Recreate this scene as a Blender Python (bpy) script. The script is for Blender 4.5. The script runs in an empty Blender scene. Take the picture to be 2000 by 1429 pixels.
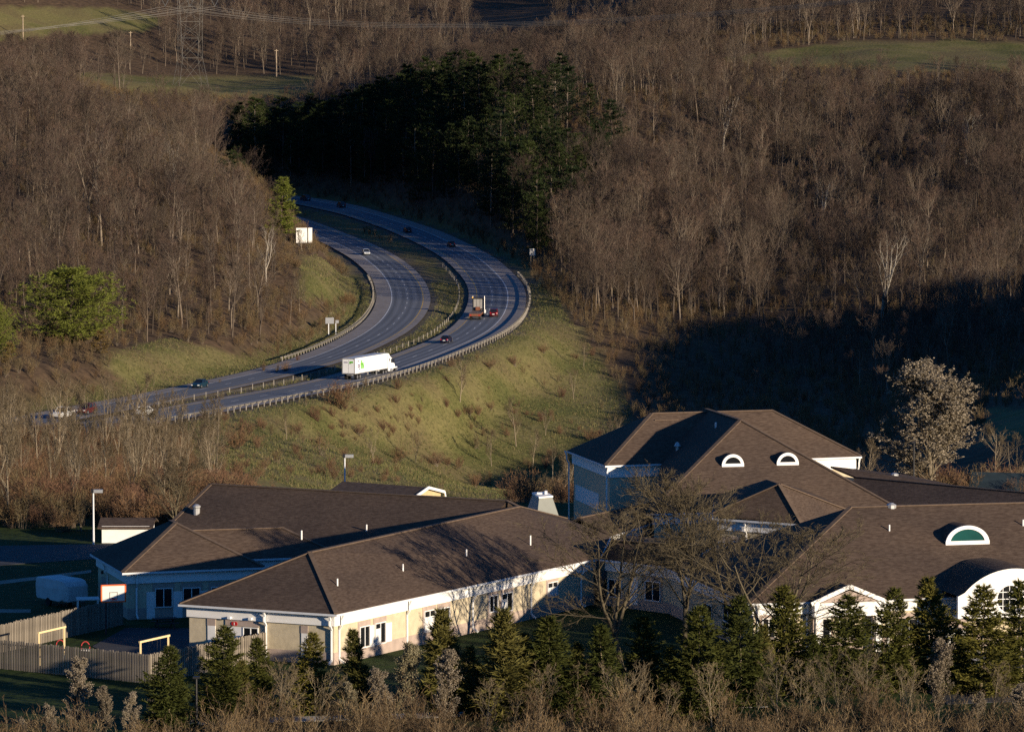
import bpy, math, random
import numpy as np
from mathutils import Vector, noise as mnoise

# ------------------------------------------------------------------ camera
F, ZC = 8000.0, 41.0                       # focal length in photo pixels, eye height over the school ground
PITCH = math.atan((714.5 - 150.0) / F)
scene = bpy.context.scene
col = scene.collection
cam_d = bpy.data.cameras.new('camera'); cam_d.sensor_width = 36.0; cam_d.lens = F * 36.0 / 2000.0
cam_d.clip_start = 1.0; cam_d.clip_end = 12000.0
cam = bpy.data.objects.new('camera', cam_d); col.objects.link(cam)
cam.location = (0, 0, ZC); cam.rotation_euler = (math.pi / 2 - PITCH, 0, 0)
scene.camera = cam
# ------------------------------------------------------------------ sky and sun
SUN_A, SUN_E = math.radians(43), math.radians(9.9)      # the sun stands right of and behind the camera, low
sun_dir = Vector((math.cos(SUN_A) * math.cos(SUN_E), -math.sin(SUN_A) * math.cos(SUN_E), math.sin(SUN_E)))
world = bpy.data.worlds.new('World'); scene.world = world; world.use_nodes = True
wn = world.node_tree
sky = wn.nodes.new('ShaderNodeTexSky'); sky.sky_type = 'NISHITA'; sky.sun_disc = False
sky.ozone_density = 8.0; sky.dust_density = 0.1; sky.sun_elevation = SUN_E; sky.sun_rotation = math.pi / 2 + SUN_A
bg = wn.nodes['Background']; bg.inputs['Strength'].default_value = 0.088
wn.links.new(sky.outputs['Color'], bg.inputs['Color'])
sun_l = bpy.data.lights.new('sun', 'SUN'); sun_l.energy = 5.0; sun_l.angle = math.radians(0.55)
sun_l.color = (1.0, 0.83, 0.62)
sun_o = bpy.data.objects.new('sun', sun_l); col.objects.link(sun_o)
sun_o.rotation_euler = (-sun_dir).to_track_quat('-Z', 'Y').to_euler()
scene.view_settings.view_transform = 'Standard'; scene.view_settings.look = 'None'
scene.view_settings.exposure = 0.62; scene.view_settings.gamma = 1.0
scene.view_settings.use_curve_mapping = False
scene.render.engine = 'CYCLES'
scene.cycles.max_bounces = 4; scene.cycles.diffuse_bounces = 2; scene.cycles.glossy_bounces = 2
scene.cycles.transmission_bounces = 2; scene.cycles.transparent_max_bounces = 4
scene.cycles.use_denoising = False

# ------------------------------------------------------------------ pixel <-> place
def ray(px, py):
    b = -(py - 714.5) / F
    return np.array([(px - 1000) / F, math.cos(PITCH) + b * math.sin(PITCH), -math.sin(PITCH) + b * math.cos(PITCH)])
def W(px, py, z):                          # the point at height z seen at a photo pixel
    r = ray(px, py); return np.array([0, 0, ZC]) + r * ((z - ZC) / r[2])
def D(px, py, d):                          # the point at forward distance d seen at a photo pixel
    r = ray(px, py); return np.array([0, 0, ZC]) + r * (d / r[1])
def pix(p):
    x, y, z = p[0], p[1], p[2] - ZC
    f = y * math.cos(PITCH) - z * math.sin(PITCH); u = y * math.sin(PITCH) + z * math.cos(PITCH)
    return 1000 + F * x / f, 714.5 - F * u / f

# ------------------------------------------------------------------ helpers
def tag(o, label=None, cat=None, group=None, kind=None):
    if label: o['label'] = label
    if cat: o['category'] = cat
    if group: o['group'] = group
    if kind: o['kind'] = kind
    return o
def empty(name, loc=(0, 0, 0), rz=0.0, label=None, cat=None, group=None, sc=1.0):
    o = bpy.data.objects.new(name, None); col.objects.link(o)
    o.empty_display_size = 0.2
    o.location = loc; o.rotation_euler = (0, 0, rz); o.scale = (sc, sc, sc)
    return tag(o, label, cat, group)
def link(name, me, parent=None, loc=None, rot=None):
    o = bpy.data.objects.new(name, me); col.objects.link(o)
    if parent is not None: o.parent = parent
    if loc is not None: o.location = loc
    if rot is not None: o.rotation_euler = rot
    return o
def np_mesh(name, V, Fq, mats, idx=None, smooth=False):
    """V (n,3); Fq (m,3) or (m,4) int arrays, or a list of such arrays"""
    if not isinstance(Fq, list): Fq = [Fq]
    me = bpy.data.meshes.new(name)
    V = np.asarray(V, np.float32)
    me.vertices.add(len(V)); me.vertices.foreach_set('co', V.ravel())
    tot = np.concatenate([np.full(len(f), f.shape[1], np.int32) for f in Fq])
    loops = np.concatenate([np.asarray(f, np.int32).ravel() for f in Fq])
    start = np.concatenate([[0], np.cumsum(tot)[:-1]]).astype(np.int32)
    me.loops.add(len(loops)); me.loops.foreach_set('vertex_index', loops)
    me.polygons.add(len(tot)); me.polygons.foreach_set('loop_start', start); me.polygons.foreach_set('loop_total', tot)
    for m in mats: me.materials.append(m)
    if idx is not None: me.polygons.foreach_set('material_index', np.asarray(idx, np.int32))
    if smooth: me.polygons.foreach_set('use_smooth', np.ones(len(tot), bool))
    me.update(calc_edges=True); me.validate()
    return me

class MB:
    """collects shapes; build() links them as ONE mesh object"""
    def __init__(s): s.v = []; s.f = []; s.m = []
    def face(s, pts, m=0):
        n = len(s.v); s.v += [tuple(map(float, p)) for p in pts]; s.f.append(list(range(n, n + len(pts)))); s.m.append(m)
    def hexa(s, b, t, m=0):                # bottom ring and top ring, same order, counter-clockwise from above
        n = len(s.v); k = len(b); s.v += [tuple(map(float, p)) for p in list(b) + list(t)]
        s.f.append([n + i for i in range(k)][::-1]); s.f.append([n + k + i for i in range(k)])
        for i in range(k):
            j = (i + 1) % k; s.f.append([n + i, n + j, n + k + j, n + k + i])
        s.m += [m] * (k + 2)
    def box(s, c, d, rz=0.0, m=0):
        x, y, z = c; a, b, h = d[0] / 2, d[1] / 2, d[2] / 2; cs, sn = math.cos(rz), math.sin(rz)
        q = [(x + cs * u - sn * w, y + sn * u + cs * w) for u, w in ((-a, -b), (a, -b), (a, b), (-a, b))]
        s.hexa([(u, w, z - h) for u, w in q], [(u, w, z + h) for u, w in q], m)
    def tube(s, pts, rad, k=6, m=0, cap=True):
        pts = [Vector(p) for p in pts]
        if not hasattr(rad, '__len__'): rad = [rad] * len(pts)
        n = len(s.v); up0 = None
        for i, p in enumerate(pts):
            d = (pts[min(i + 1, len(pts) - 1)] - pts[max(i - 1, 0)]).normalized()
            a = d.orthogonal().normalized() if up0 is None else (up0 - d * up0.dot(d)).normalized()
            up0 = a; b = d.cross(a)
            for j in range(k):
                t = 2 * math.pi * j / k; s.v.append(tuple(p + (a * math.cos(t) + b * math.sin(t)) * rad[i]))
        for i in range(len(pts) - 1):
            for j in range(k):
                j2 = (j + 1) % k; s.f.append([n + i * k + j, n + i * k + j2, n + (i + 1) * k + j2, n + (i + 1) * k + j]); s.m.append(m)
        if cap:
            s.f.append([n + j for j in range(k)][::-1]); s.m.append(m)
            e = n + (len(pts) - 1) * k; s.f.append([e + j for j in range(k)]); s.m.append(m)
    def bar(s, p, q, w, h=None, m=0):      # square bar between two points
        p, q = Vector(p), Vector(q); h = h or w; d = (q - p).normalized()
        a = d.cross(Vector((0, 0, 1)))
        a = a.normalized() if a.length > 1e-4 else Vector((1, 0, 0)); b = a.cross(d)
        r = [(-w / 2, -h / 2), (w / 2, -h / 2), (w / 2, h / 2), (-w / 2, h / 2)]
        s.hexa([p + a * u + b * v for u, v in r], [q + a * u + b * v for u, v in r], m)
    def extr(s, prof, p0, p1, m=0):        # extrude closed 2D profile [(lateral, z)] from p0 to p1 (horizontal)
        p0, p1 = Vector(p0), Vector(p1); d = (p1 - p0).normalized(); a = d.cross(Vector((0, 0, 1))).normalized(); z = Vector((0, 0, 1))
        s.hexa([p0 + a * u + z * v for u, v in prof], [p1 + a * u + z * v for u, v in prof], m)
    def mesh(s, name, mats, off=None, smooth=False):
        me = bpy.data.meshes.new(name)
        V = s.v if off is None else [(a - off[0], b - off[1], c - off[2]) for a, b, c in s.v]
        me.from_pydata(V, [], s.f)
        for m in (mats if isinstance(mats, (list, tuple)) else [mats]): me.materials.append(m)
        me.polygons.foreach_set('material_index', np.asarray(s.m, np.int32))
        if smooth: me.polygons.foreach_set('use_smooth', np.ones(len(s.f), bool))
        me.update(); return me
    def build(s, name, mats, parent=None, world=True, smooth=False, bevel=0.0):
        off = parent.matrix_basis.translation if (parent is not None and world) else None
        if parent is not None and world and parent.parent is not None:
            off = parent.matrix_basis.translation + parent.parent.matrix_basis.translation
        o = link(name, s.mesh(name, mats, off, smooth), parent)
        if bevel:
            b = o.modifiers.new('bevel', 'BEVEL'); b.width = bevel; b.segments = 1; b.limit_method = 'ANGLE'
        return o

# ------------------------------------------------------------------ materials
def mat(name, base, rough=0.85, var=0.25, scale=3.0, stretch=(1, 1, 1), metal=0.0, rand=0.0, alt=None, spec=0.3, bump=0.0, coord='Object', detail=4.0):
    """base colour varied by noise; alt = second colour mixed in by the noise; rand = per-object brightness change"""
    m = bpy.data.materials.new(name); m.use_nodes = True; nt = m.node_tree; N = nt.nodes; L = nt.links
    b = N['Principled BSDF']; b.inputs['Roughness'].default_value = rough; b.inputs['Metallic'].default_value = metal
    b.inputs['Specular IOR Level'].default_value = spec
    tc = N.new('ShaderNodeTexCoord'); mp = N.new('ShaderNodeMapping'); mp.inputs['Scale'].default_value = stretch
    if coord == 'World':
        g = N.new('ShaderNodeNewGeometry'); L.new(g.outputs['Position'], mp.inputs['Vector'])
    else: L.new(tc.outputs[coord], mp.inputs['Vector'])
    nz = N.new('ShaderNodeTexNoise'); nz.inputs['Scale'].default_value = scale; nz.inputs['Detail'].default_value = detail
    L.new(mp.outputs['Vector'], nz.inputs['Vector'])
    rp = N.new('ShaderNodeValToRGB'); rp.color_ramp.elements[0].position = 0.3; rp.color_ramp.elements[1].position = 0.7
    c0 = tuple(x * (1 - var) for x in base); c1 = tuple(min(1, x * (1 + var)) for x in base) if alt is None else alt
    rp.color_ramp.elements[0].color = (*c0, 1); rp.color_ramp.elements[1].color = (*c1, 1)
    L.new(nz.outputs['Fac'], rp.inputs['Fac'])
    out = rp.outputs['Color']
    if rand:
        oi = N.new('ShaderNodeObjectInfo'); mr = N.new('ShaderNodeMapRange')
        mr.inputs['To Min'].default_value = 1 - rand; mr.inputs['To Max'].default_value = 1 + rand
        L.new(oi.outputs['Random'], mr.inputs['Value'])
        mx = N.new('ShaderNodeMix'); mx.data_type = 'RGBA'; mx.blend_type = 'MULTIPLY'; mx.inputs['Factor'].default_value = 1
        L.new(out, mx.inputs['A']); L.new(mr.outputs['Result'], mx.inputs['B']); out = mx.outputs['Result']
    L.new(out, b.inputs['Base Color'])
    if bump:
        bp = N.new('ShaderNodeBump'); bp.inputs['Strength'].default_value = bump; bp.inputs['Distance'].default_value = 0.088
        L.new(nz.outputs['Fac'], bp.inputs['Height']); L.new(bp.outputs['Normal'], b.inputs['Normal'])
    return m
def foliage_mat(name, cols, rough=0.8, transl=0.0):
    """colour picked per object (or per instance) along a ramp, with a little noise"""
    m = bpy.data.materials.new(name); m.use_nodes = True; nt = m.node_tree; N = nt.nodes; L = nt.links
    b = N['Principled BSDF']; b.inputs['Roughness'].default_value = rough; b.inputs['Specular IOR Level'].default_value = 0.15
    oi = N.new('ShaderNodeObjectInfo'); tc = N.new('ShaderNodeTexCoord'); nz = N.new('ShaderNodeTexNoise')
    nz.inputs['Scale'].default_value = 0.9; L.new(tc.outputs['Object'], nz.inputs['Vector'])
    ad = N.new('ShaderNodeMath'); ad.operation = 'MULTIPLY_ADD'; ad.inputs[1].default_value = 0.7; ad.inputs[2].default_value = -0.35
    L.new(nz.outputs['Fac'], ad.inputs[0])
    sm = N.new('ShaderNodeMath'); sm.operation = 'ADD'; sm.use_clamp = True
    L.new(oi.outputs['Random'], sm.inputs[0]); L.new(ad.outputs[0], sm.inputs[1])
    rp = N.new('ShaderNodeValToRGB'); e = rp.color_ramp.elements
    while len(e) < len(cols): e.new(0.5)
    for i, c in enumerate(cols): e[i].position = i / (len(cols) - 1); e[i].color = (*c, 1)
    L.new(sm.outputs[0], rp.inputs['Fac']); L.new(rp.outputs['Color'], b.inputs['Base Color'])
    return m
# ================================================================== THE LAND
RAW_R = [(-120, 880, -16.5), (0, 861, -16.5), (100, 846, -16.5), (196, 829, -16.5), (280, 815, -16.5), (385, 796, -16.5), (490, 776.5, -16.5),
         (612, 755, -16.3), (700, 733.5, -16), (760, 714, -15.5), (831, 688, -14.6), (898, 661, -13.6), (925, 644, -13), (940, 631, -12.6),
         (954, 612, -12), (961, 594, -11.2), (962.5, 572, -10.2), (957, 554, -9.4), (942, 535, -8.4), (911, 506, -6.6), (883, 489, -5.5),
         (837, 466, -4), (791, 446, -2.6), (745, 431, -1.2), (698, 416, 0), (652, 404.5, .9), (606, 395, 1.7), (560, 388, 2.4), (520, 383, 3.0)]
RAW_L = [(-120, 856, -16.4), (0, 836, -16.4), (115, 813, -16.4), (224, 794, -16.3), (315, 775.5, -16.2), (420, 755, -16), (525, 731.5, -15.8), (618, 707, -15.3),
         (646, 697.5, -15), (675, 686, -14.7), (698, 675.5, -14.4), (720, 665, -14), (748, 650, -13.4), (772, 631, -12.6), (786, 614, -11.9),
         (795.5, 595.5, -11), (797, 575.5, -10.1), (789, 552, -9), (772, 529, -7.8), (738.5, 502, -6.2), (691, 477, -4.6), (668, 468, -4),
         (621, 449, -2.7), (590, 437, -2), (545, 422, -1)]
def smooth_line(raw, step=3.0, it=6):
    P = np.array([W(*q) for q in raw])
    s = np.concatenate([[0], np.cumsum(np.hypot(*np.diff(P[:, :2], axis=0).T))])
    t = np.arange(0, s[-1], step); Q = np.stack([np.interp(t, s, P[:, k]) for k in range(3)], 1)
    for _ in range(it * 6):
        Q[1:-1] = Q[1:-1] * .5 + (Q[:-2] + Q[2:]) * .25
    return Q
class Road:
    def __init__(s, raw):
        s.Q = smooth_line(raw); d = np.gradient(s.Q[:, :2], axis=0); d /= np.linalg.norm(d, axis=1)[:, None]
        s.d = d; s.n = np.stack([d[:, 1], -d[:, 0]], 1)           # n points to the right of travel away from the camera
        h = np.unwrap(np.arctan2(d[:, 1], d[:, 0])); k = np.gradient(h) / 3.0
        k = np.convolve(np.pad(k, 12, 'edge'), np.ones(25) / 25, 'valid')
        s.bank = np.clip(k * 14.0, 0, .045)
        s.pp = np.array([pix(q) for q in s.Q])
    def at(s, i, o, dz=0.0):
        i = max(0, min(len(s.Q) - 1.001, i)); a = int(i); t = i - a
        q = s.Q[a] * (1 - t) + s.Q[a + 1] * t; n = s.n[a] * (1 - t) + s.n[a + 1] * t
        b = s.bank[a] * (1 - t) + s.bank[a + 1] * t
        return np.array([q[0] + n[0] * o, q[1] + n[1] * o, q[2] + b * o + dz])
    def near(s, px, py, o=0.0):
        P = np.array([pix(s.at(i, o)) for i in range(len(s.Q) - 1)])
        return float(np.argmin((P[:, 0] - px) ** 2 + (P[:, 1] - py) ** 2))
    def heading(s, i): d = s.d[int(i)]; return math.atan2(d[1], d[0])
RR, RL = Road(RAW_R), Road(RAW_L)

CP = [  # photo pixel and forward distance of points of the ground
 (500,905,640),(450,935,590),(700,900,700),(700,810,742),(600,860,690),(900,800,800),(900,900,765),(900,955,740),(1050,800,805),(1050,900,770),(1050,700,872),(1000,760,832),
 (1150,680,880),(1200,750,850),(1150,830,805),(1250,830,795),(1150,610,930),(400,860,660),(380,900,620),
 (1400,810,800),(1600,830,750),(1800,835,690),(1980,835,600),
 (1300,700,880),(1300,600,965),(1500,720,880),(1500,620,960),(1500,500,1055),(1500,400,1130),(1500,300,1210),(1500,200,1290),(1500,135,1370),(1500,60,1480),(1500,-40,1650),(1500,-200,1900),
 (1800,720,840),(1800,610,930),(1800,500,1030),(1800,400,1110),(1800,300,1190),(1800,200,1270),(1800,130,1340),(1800,82,1430),(1800,0,1560),(1800,-150,1850),
 (2100,720,780),(2100,600,900),(2100,400,1080),(2100,150,1330),(2100,80,1430),(2100,-50,1620),
 (1250,560,1000),(1250,450,1090),(1250,350,1180),(1250,200,1310),(1250,100,1430),(1250,0,1620),
 (1080,570,985),(1085,485,1060),(1095,372,1130),(1085,262,1200),(1055,188,1270),(950,430,1150),(850,385,1230),(800,312,1290),(700,322,1330),(800,230,1360),(950,180,1350),(1050,165,1370),(650,285,1420),(600,250,1450),(550,330,1380),
 (600,178,1500),(450,180,1500),(370,168,1450),(250,172,1480),(150,162,1500),(50,130,1540),(0,90,1600),(100,50,1650),(250,30,1700),(450,120,1640),(450,0,1820),(800,100,1640),(800,0,1820),(1100,100,1600),(1100,0,1780),(100,-50,1900),(450,-200,2200),(800,-200,2200),(1200,-200,2100),
 (500,695,800),(450,655,820),(300,690,775),(200,705,752),(100,725,732),(0,745,712),(300,600,840),(300,500,910),(300,400,995),(300,300,1095),(300,230,1210),(300,190,1350),
 (100,610,820),(100,500,892),(100,400,975),(100,300,1075),(100,225,1180),(100,175,1350),(-100,620,800),(-100,400,955),(-100,250,1130),(-100,100,1500),
 (480,600,862),(480,500,945),(480,400,1045),(480,320,1155),(450,270,1265),(550,570,905),(560,475,1010),(560,405,1110),(620,525,925),(665,545,930),(640,605,888)]
CW = [(-70,240,-.5),(-35,240,-.5),(0,240,-.5),(35,240,-.5),(70,240,-.5),(-70,280,0),(-35,280,0),(0,280,0),(35,280,0),(70,280,0),(-70,320,0),(-35,320,0),(0,320,0),(35,320,0),(70,320,0),
 (-70,360,0),(-35,360,0),(0,360,0),(35,360,0),(70,360,0),(-35,390,0),(0,390,0),(45,390,0),(70,392,0),
 (-60,430,-3),(-60,500,-8),(-60,590,-14),(-30,430,-4),(-30,520,-14),(0,430,-5),(0,520,-20),(0,620,-32),(-30,620,-19),(40,430,-5),(40,540,-18),(40,650,-24),(75,450,-3),(80,560,-9),
 (0,190,-4),(70,190,-4),(-70,190,-4),(0,100,2),(0,0,24),(-100,0,24),(100,0,24),
 (-130,300,0),(-150,450,-3),(-150,650,-14),(-180,800,4),(-230,1000,35),(-300,1300,70),(-300,1700,110),
 (140,300,0),(150,400,0),(150,500,0),(250,380,12),(230,500,20),(400,380,40),(300,560,36),(350,470,47),(300,440,28),(350,500,50),(350,522,53),(350,570,58),(350,600,60),(350,650,58),(350,690,45),(350,722,28),(350,765,17),(330,830,12),(450,600,70),(300,900,10),(260,1000,18),(165,600,2),(165,680,6),(165,750,11),(230,600,12),(230,680,20),(280,1250,48),(400,1500,110)]
P3 = np.array([D(*c) for c in CP] + [np.array(c, float) for c in CW])
extra = []
for R_ in (RR, RL):
    for i in range(0, len(R_.Q), 7): extra.append(R_.Q[i])
P3 = np.concatenate([P3, np.array(extra)])
def tps_fit(P, lam):
    X = P[:, :2] / 100.0; n = len(X)
    r2 = ((X[:, None] - X[None]) ** 2).sum(-1); K = r2 * np.log(r2 + 1e-9) * .5 + np.eye(n) * lam
    A = np.zeros((n + 3, n + 3)); A[:n, :n] = K; A[:n, n] = 1; A[:n, n + 1:] = X; A[n, :n] = 1; A[n + 1:, :n] = X.T
    return X, np.linalg.solve(A, np.concatenate([P[:, 2], np.zeros(3)]))
TX, TW = tps_fit(P3, 0.02)
def tps(XY):
    out = np.empty(len(XY)); n = len(TX)
    for a in range(0, len(XY), 20000):
        x = XY[a:a + 20000] / 100.0; r2 = ((x[:, None] - TX[None]) ** 2).sum(-1)
        out[a:a + 20000] = (r2 * np.log(r2 + 1e-9) * .5) @ TW[:n] + TW[n] + x @ TW[n + 1:]
    return out
gx = np.concatenate([[-3500, -2000, -1200, -800, -560, -420, -340, -280, -240], np.arange(-210, 211, 3.5), [230, 260, 300, 340, 380, 430, 500, 650, 900, 1400, 2200, 3500]])
gy = np.concatenate([[-600, -250, -60, 60, 130, 170, 200], np.arange(216, 1420, 3.5), np.arange(1425, 2200, 9.0), [2260, 2400, 2700, 3200, 4000, 5200]])
GX, GY = np.meshgrid(gx, gy); XY = np.stack([GX.ravel(), GY.ravel()], 1)
inside = np.stack([np.clip(XY[:, 0], -330, 470), np.clip(XY[:, 1], 0, 2250)], 1)
GZ = tps(inside); far = np.linalg.norm(XY - inside, axis=1)
GZ = np.clip(GZ, -45, 175) + np.where(XY[:, 1] > 1000, np.minimum(far, 900) * .05, 0)
# flat school ground
def sstep(a, b, x): t = np.clip((x - a) / (b - a), 0, 1); return t * t * (3 - 2 * t)
pl = sstep(245, 262, XY[:, 1]) * (1 - sstep(385, 410, XY[:, 1])) * (1 - sstep(70, 110, np.abs(XY[:, 0])))
GZ = GZ * (1 - pl)
# a little natural unevenness
rough_ = np.array([mnoise.fractal((x * .035, y * .035, 0), 1.0, 2.0, 4) + .35 * mnoise.noise((x * .16, y * .16, 3)) for x, y in XY])
GZ = GZ + rough_ * np.where((XY[:, 1] < 1000) & (XY[:, 0] < 40) & (XY[:, 0] > -75), .40, .75) * (1 - pl)
# road bed cut into the land
RD = np.full(len(XY), 1e9); RZ = np.zeros(len(XY)); sel = np.where((np.abs(XY[:, 0]) < 240) & (XY[:, 1] > 560) & (XY[:, 1] < 1420))[0]
med = np.zeros(len(XY), bool)
off_best = np.zeros(len(XY))
for R_, lo, hi in ((RR, -6.2, 8.6), (RL, -8.0, 6.0)):
    Q2 = R_.Q[:, :2]
    for a in range(0, len(sel), 4000):
        ii = sel[a:a + 4000]; dd = np.linalg.norm(XY[ii][:, None] - Q2[None], axis=2); j = dd.argmin(1)
        o = ((XY[ii] - Q2[j]) * R_.n[j]).sum(1)
        ex = np.maximum(np.maximum(lo - o, o - hi), 0)            # how far outside the pavement
        z = R_.Q[j, 2] + R_.bank[j] * np.clip(o, lo, hi)
        ok = (ex < RD[ii]) & (dd[np.arange(len(ii)), j] < 60)
        RD[ii[ok]] = ex[ok]; RZ[ii[ok]] = z[ok]
w = 1 - sstep(3.5, 13.0, RD)
GZ = GZ * (1 - w) + (RZ - .28 - np.minimum(RD, 3.5) * .06) * w
GRID = GZ.reshape(len(gy), len(gx))
def ground_z(x, y):
    i = np.clip(np.searchsorted(gx, x) - 1, 0, len(gx) - 2); j = np.clip(np.searchsorted(gy, y) - 1, 0, len(gy) - 2)
    u = (x - gx[i]) / (gx[i + 1] - gx[i]); v = (y - gy[j]) / (gy[j + 1] - gy[j])
    return GRID[j, i] * (1 - u) * (1 - v) + GRID[j, i + 1] * u * (1 - v) + GRID[j + 1, i] * (1 - u) * v + GRID[j + 1, i + 1] * u * v
def on_ground(px, d, dz=0.0):
    x = (px - 1000) / F * d * 1.0; p = np.array([x, d, 0.0]); p[2] = ground_z(x, d) + dz; return p
def G(px, py, d0=230.0, d1=2200.0):        # where the ray through a photo pixel meets the ground
    r = ray(px, py); r = r / r[1]; d = np.arange(d0, d1, 2.0)
    P = np.stack([r[0] * d, d, ZC + r[2] * d], 1); h = P[:, 2] - ground_z(P[:, 0], P[:, 1]); k = np.where(h < 0)[0]
    return P[k[0]] if len(k) else P[-1]
def in_poly(X, Y, poly):
    X = np.asarray(X, float); Y = np.asarray(Y, float); r = np.zeros(X.shape, bool); n = len(poly)
    for i in range(n):
        x0, y0 = poly[i]; x1, y1 = poly[(i + 1) % n]
        c = (y0 > Y) != (y1 > Y); r ^= c & (X < (x1 - x0) * (Y - y0) / (y1 - y0 + 1e-9) + x0)
    return r
def pixv(x, y, z):
    zz = z - ZC; f = y * math.cos(PITCH) - zz * math.sin(PITCH); u = y * math.sin(PITCH) + zz * math.cos(PITCH)
    f = np.maximum(f, 1.0); return 1000 + F * x / f, 714.5 - F * u / f
GRASS = [  # open grass, outlined on the ground as the photo shows it; with the distance band it lies in
 ([(300,838),(660,770),(940,690),(1025,610),(1045,560),(1075,575),(1165,690),(1235,800),(1200,900),(1100,1010),(850,1000),(400,1000),(370,880)], 560, 1010),
 ([(215,690),(330,660),(420,680),(520,712),(610,690),(560,730),(330,790),(230,770)], 690, 860),
 ([(575,575),(590,505),(640,490),(700,545),(720,560),(700,590),(600,590)], 860, 1010),
 ([(-200,10),(200,15),(330,35),(280,62),(150,70),(-200,95)], 1380, 1900),
 ([(140,140),(330,150),(620,145),(610,190),(400,190),(140,182)], 1380, 1600),
 ([(1390,118),(1500,100),(1600,88),(1700,78),(2200,86),(2200,150),(1800,140),(1500,130)], 1300, 1480),
 ([(1920,800),(2200,790),(2200,870),(1930,860)], 520, 720)]
def cover(X, Y, Z):
    px, py = pixv(X, Y, Z); g = np.zeros(X.shape, bool)
    for poly, a, b in GRASS: g |= in_poly(px, py, poly) & (Y > a) & (Y < b)
    return g | ((Y < 405) & (Y > 150) & (np.abs(X) < 115))
CV = cover(XY[:, 0], XY[:, 1], GZ).astype(float)
CV = np.maximum(CV, 1 - sstep(4, 9, RD))
nx, ny = len(gx), len(gy)
jj, ii = np.meshgrid(np.arange(ny - 1), np.arange(nx - 1), indexing='ij'); a_ = (jj * nx + ii).ravel()
faces = np.stack([a_, a_ + 1, a_ + nx + 1, a_ + nx], 1)
def ground_mat():
    m = bpy.data.materials.new('land'); m.use_nodes = True; nt = m.node_tree; N = nt.nodes; L = nt.links
    b = N['Principled BSDF']; b.inputs['Roughness'].default_value = .95; b.inputs['Specular IOR Level'].default_value = .1
    g = N.new('ShaderNodeNewGeometry')
    def nz(s, d=5, st=None):
        n = N.new('ShaderNodeTexNoise'); n.inputs['Scale'].default_value = s; n.inputs['Detail'].default_value = d
        L.new(g.outputs['Position'], n.inputs['Vector']); return n.outputs['Fac']
    def ramp(f, stops):
        r = N.new('ShaderNodeValToRGB'); e = r.color_ramp.elements
        while len(e) < len(stops): e.new(.5)
        for i, (p, c) in enumerate(stops): e[i].position = p; e[i].color = (*c, 1)
        L.new(f, r.inputs['Fac']); return r.outputs['Color']
    def mix(f, a, c, t='MIX'):
        x = N.new('ShaderNodeMix'); x.data_type = 'RGBA'; x.blend_type = t
        if isinstance(f, float): x.inputs['Factor'].default_value = f
        else: L.new(f, x.inputs['Factor'])
        L.new(a, x.inputs['A']); L.new(c, x.inputs['B']); return x.outputs['Result']
    litter = ramp(nz(.5, 8), [(.25, (.045, .03, .02)), (.5, (.085, .058, .036)), (.75, (.13, .085, .05))])
    patch = nz(.055, 6); fine = nz(1.6, 6)
    grass = ramp(patch, [(.32, (.064, .074, .022)), (.42, (.108, .100, .036)), (.50, (.165, .138, .062)), (.62, (.135, .096, .055))])
    grass = mix(.45, grass, ramp(fine, [(.3, (.05, .06, .017)), (.7, (.21, .19, .07))]))
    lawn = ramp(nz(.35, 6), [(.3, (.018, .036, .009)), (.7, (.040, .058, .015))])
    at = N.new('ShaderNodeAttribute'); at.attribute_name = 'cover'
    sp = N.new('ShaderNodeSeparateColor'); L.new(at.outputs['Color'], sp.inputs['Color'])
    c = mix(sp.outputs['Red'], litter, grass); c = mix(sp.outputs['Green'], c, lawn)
    gravel = ramp(nz(2.5, 6), [(.3, (.05, .043, .038)), (.7, (.13, .115, .1))]); c = mix(sp.outputs['Blue'], c, gravel)
    L.new(c, b.inputs['Base Color'])
    bp = N.new('ShaderNodeBump'); bp.inputs['Strength'].default_value = .6; bp.inputs['Distance'].default_value = .35
    L.new(nz(.9, 6), bp.inputs['Height']); L.new(bp.outputs['Normal'], b.inputs['Normal'])
    return m
M_LAND = ground_mat()
me = np_mesh('ground', np.stack([XY[:, 0], XY[:, 1], GZ], 1), faces, [M_LAND], smooth=True)
ca = me.color_attributes.new('cover', 'FLOAT_COLOR', 'POINT')
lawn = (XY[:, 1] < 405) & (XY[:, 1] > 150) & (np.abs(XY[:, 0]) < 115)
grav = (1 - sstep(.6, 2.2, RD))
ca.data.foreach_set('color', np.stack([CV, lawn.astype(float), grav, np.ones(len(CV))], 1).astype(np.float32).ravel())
ground = tag(link('ground', me), kind='structure')

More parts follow.
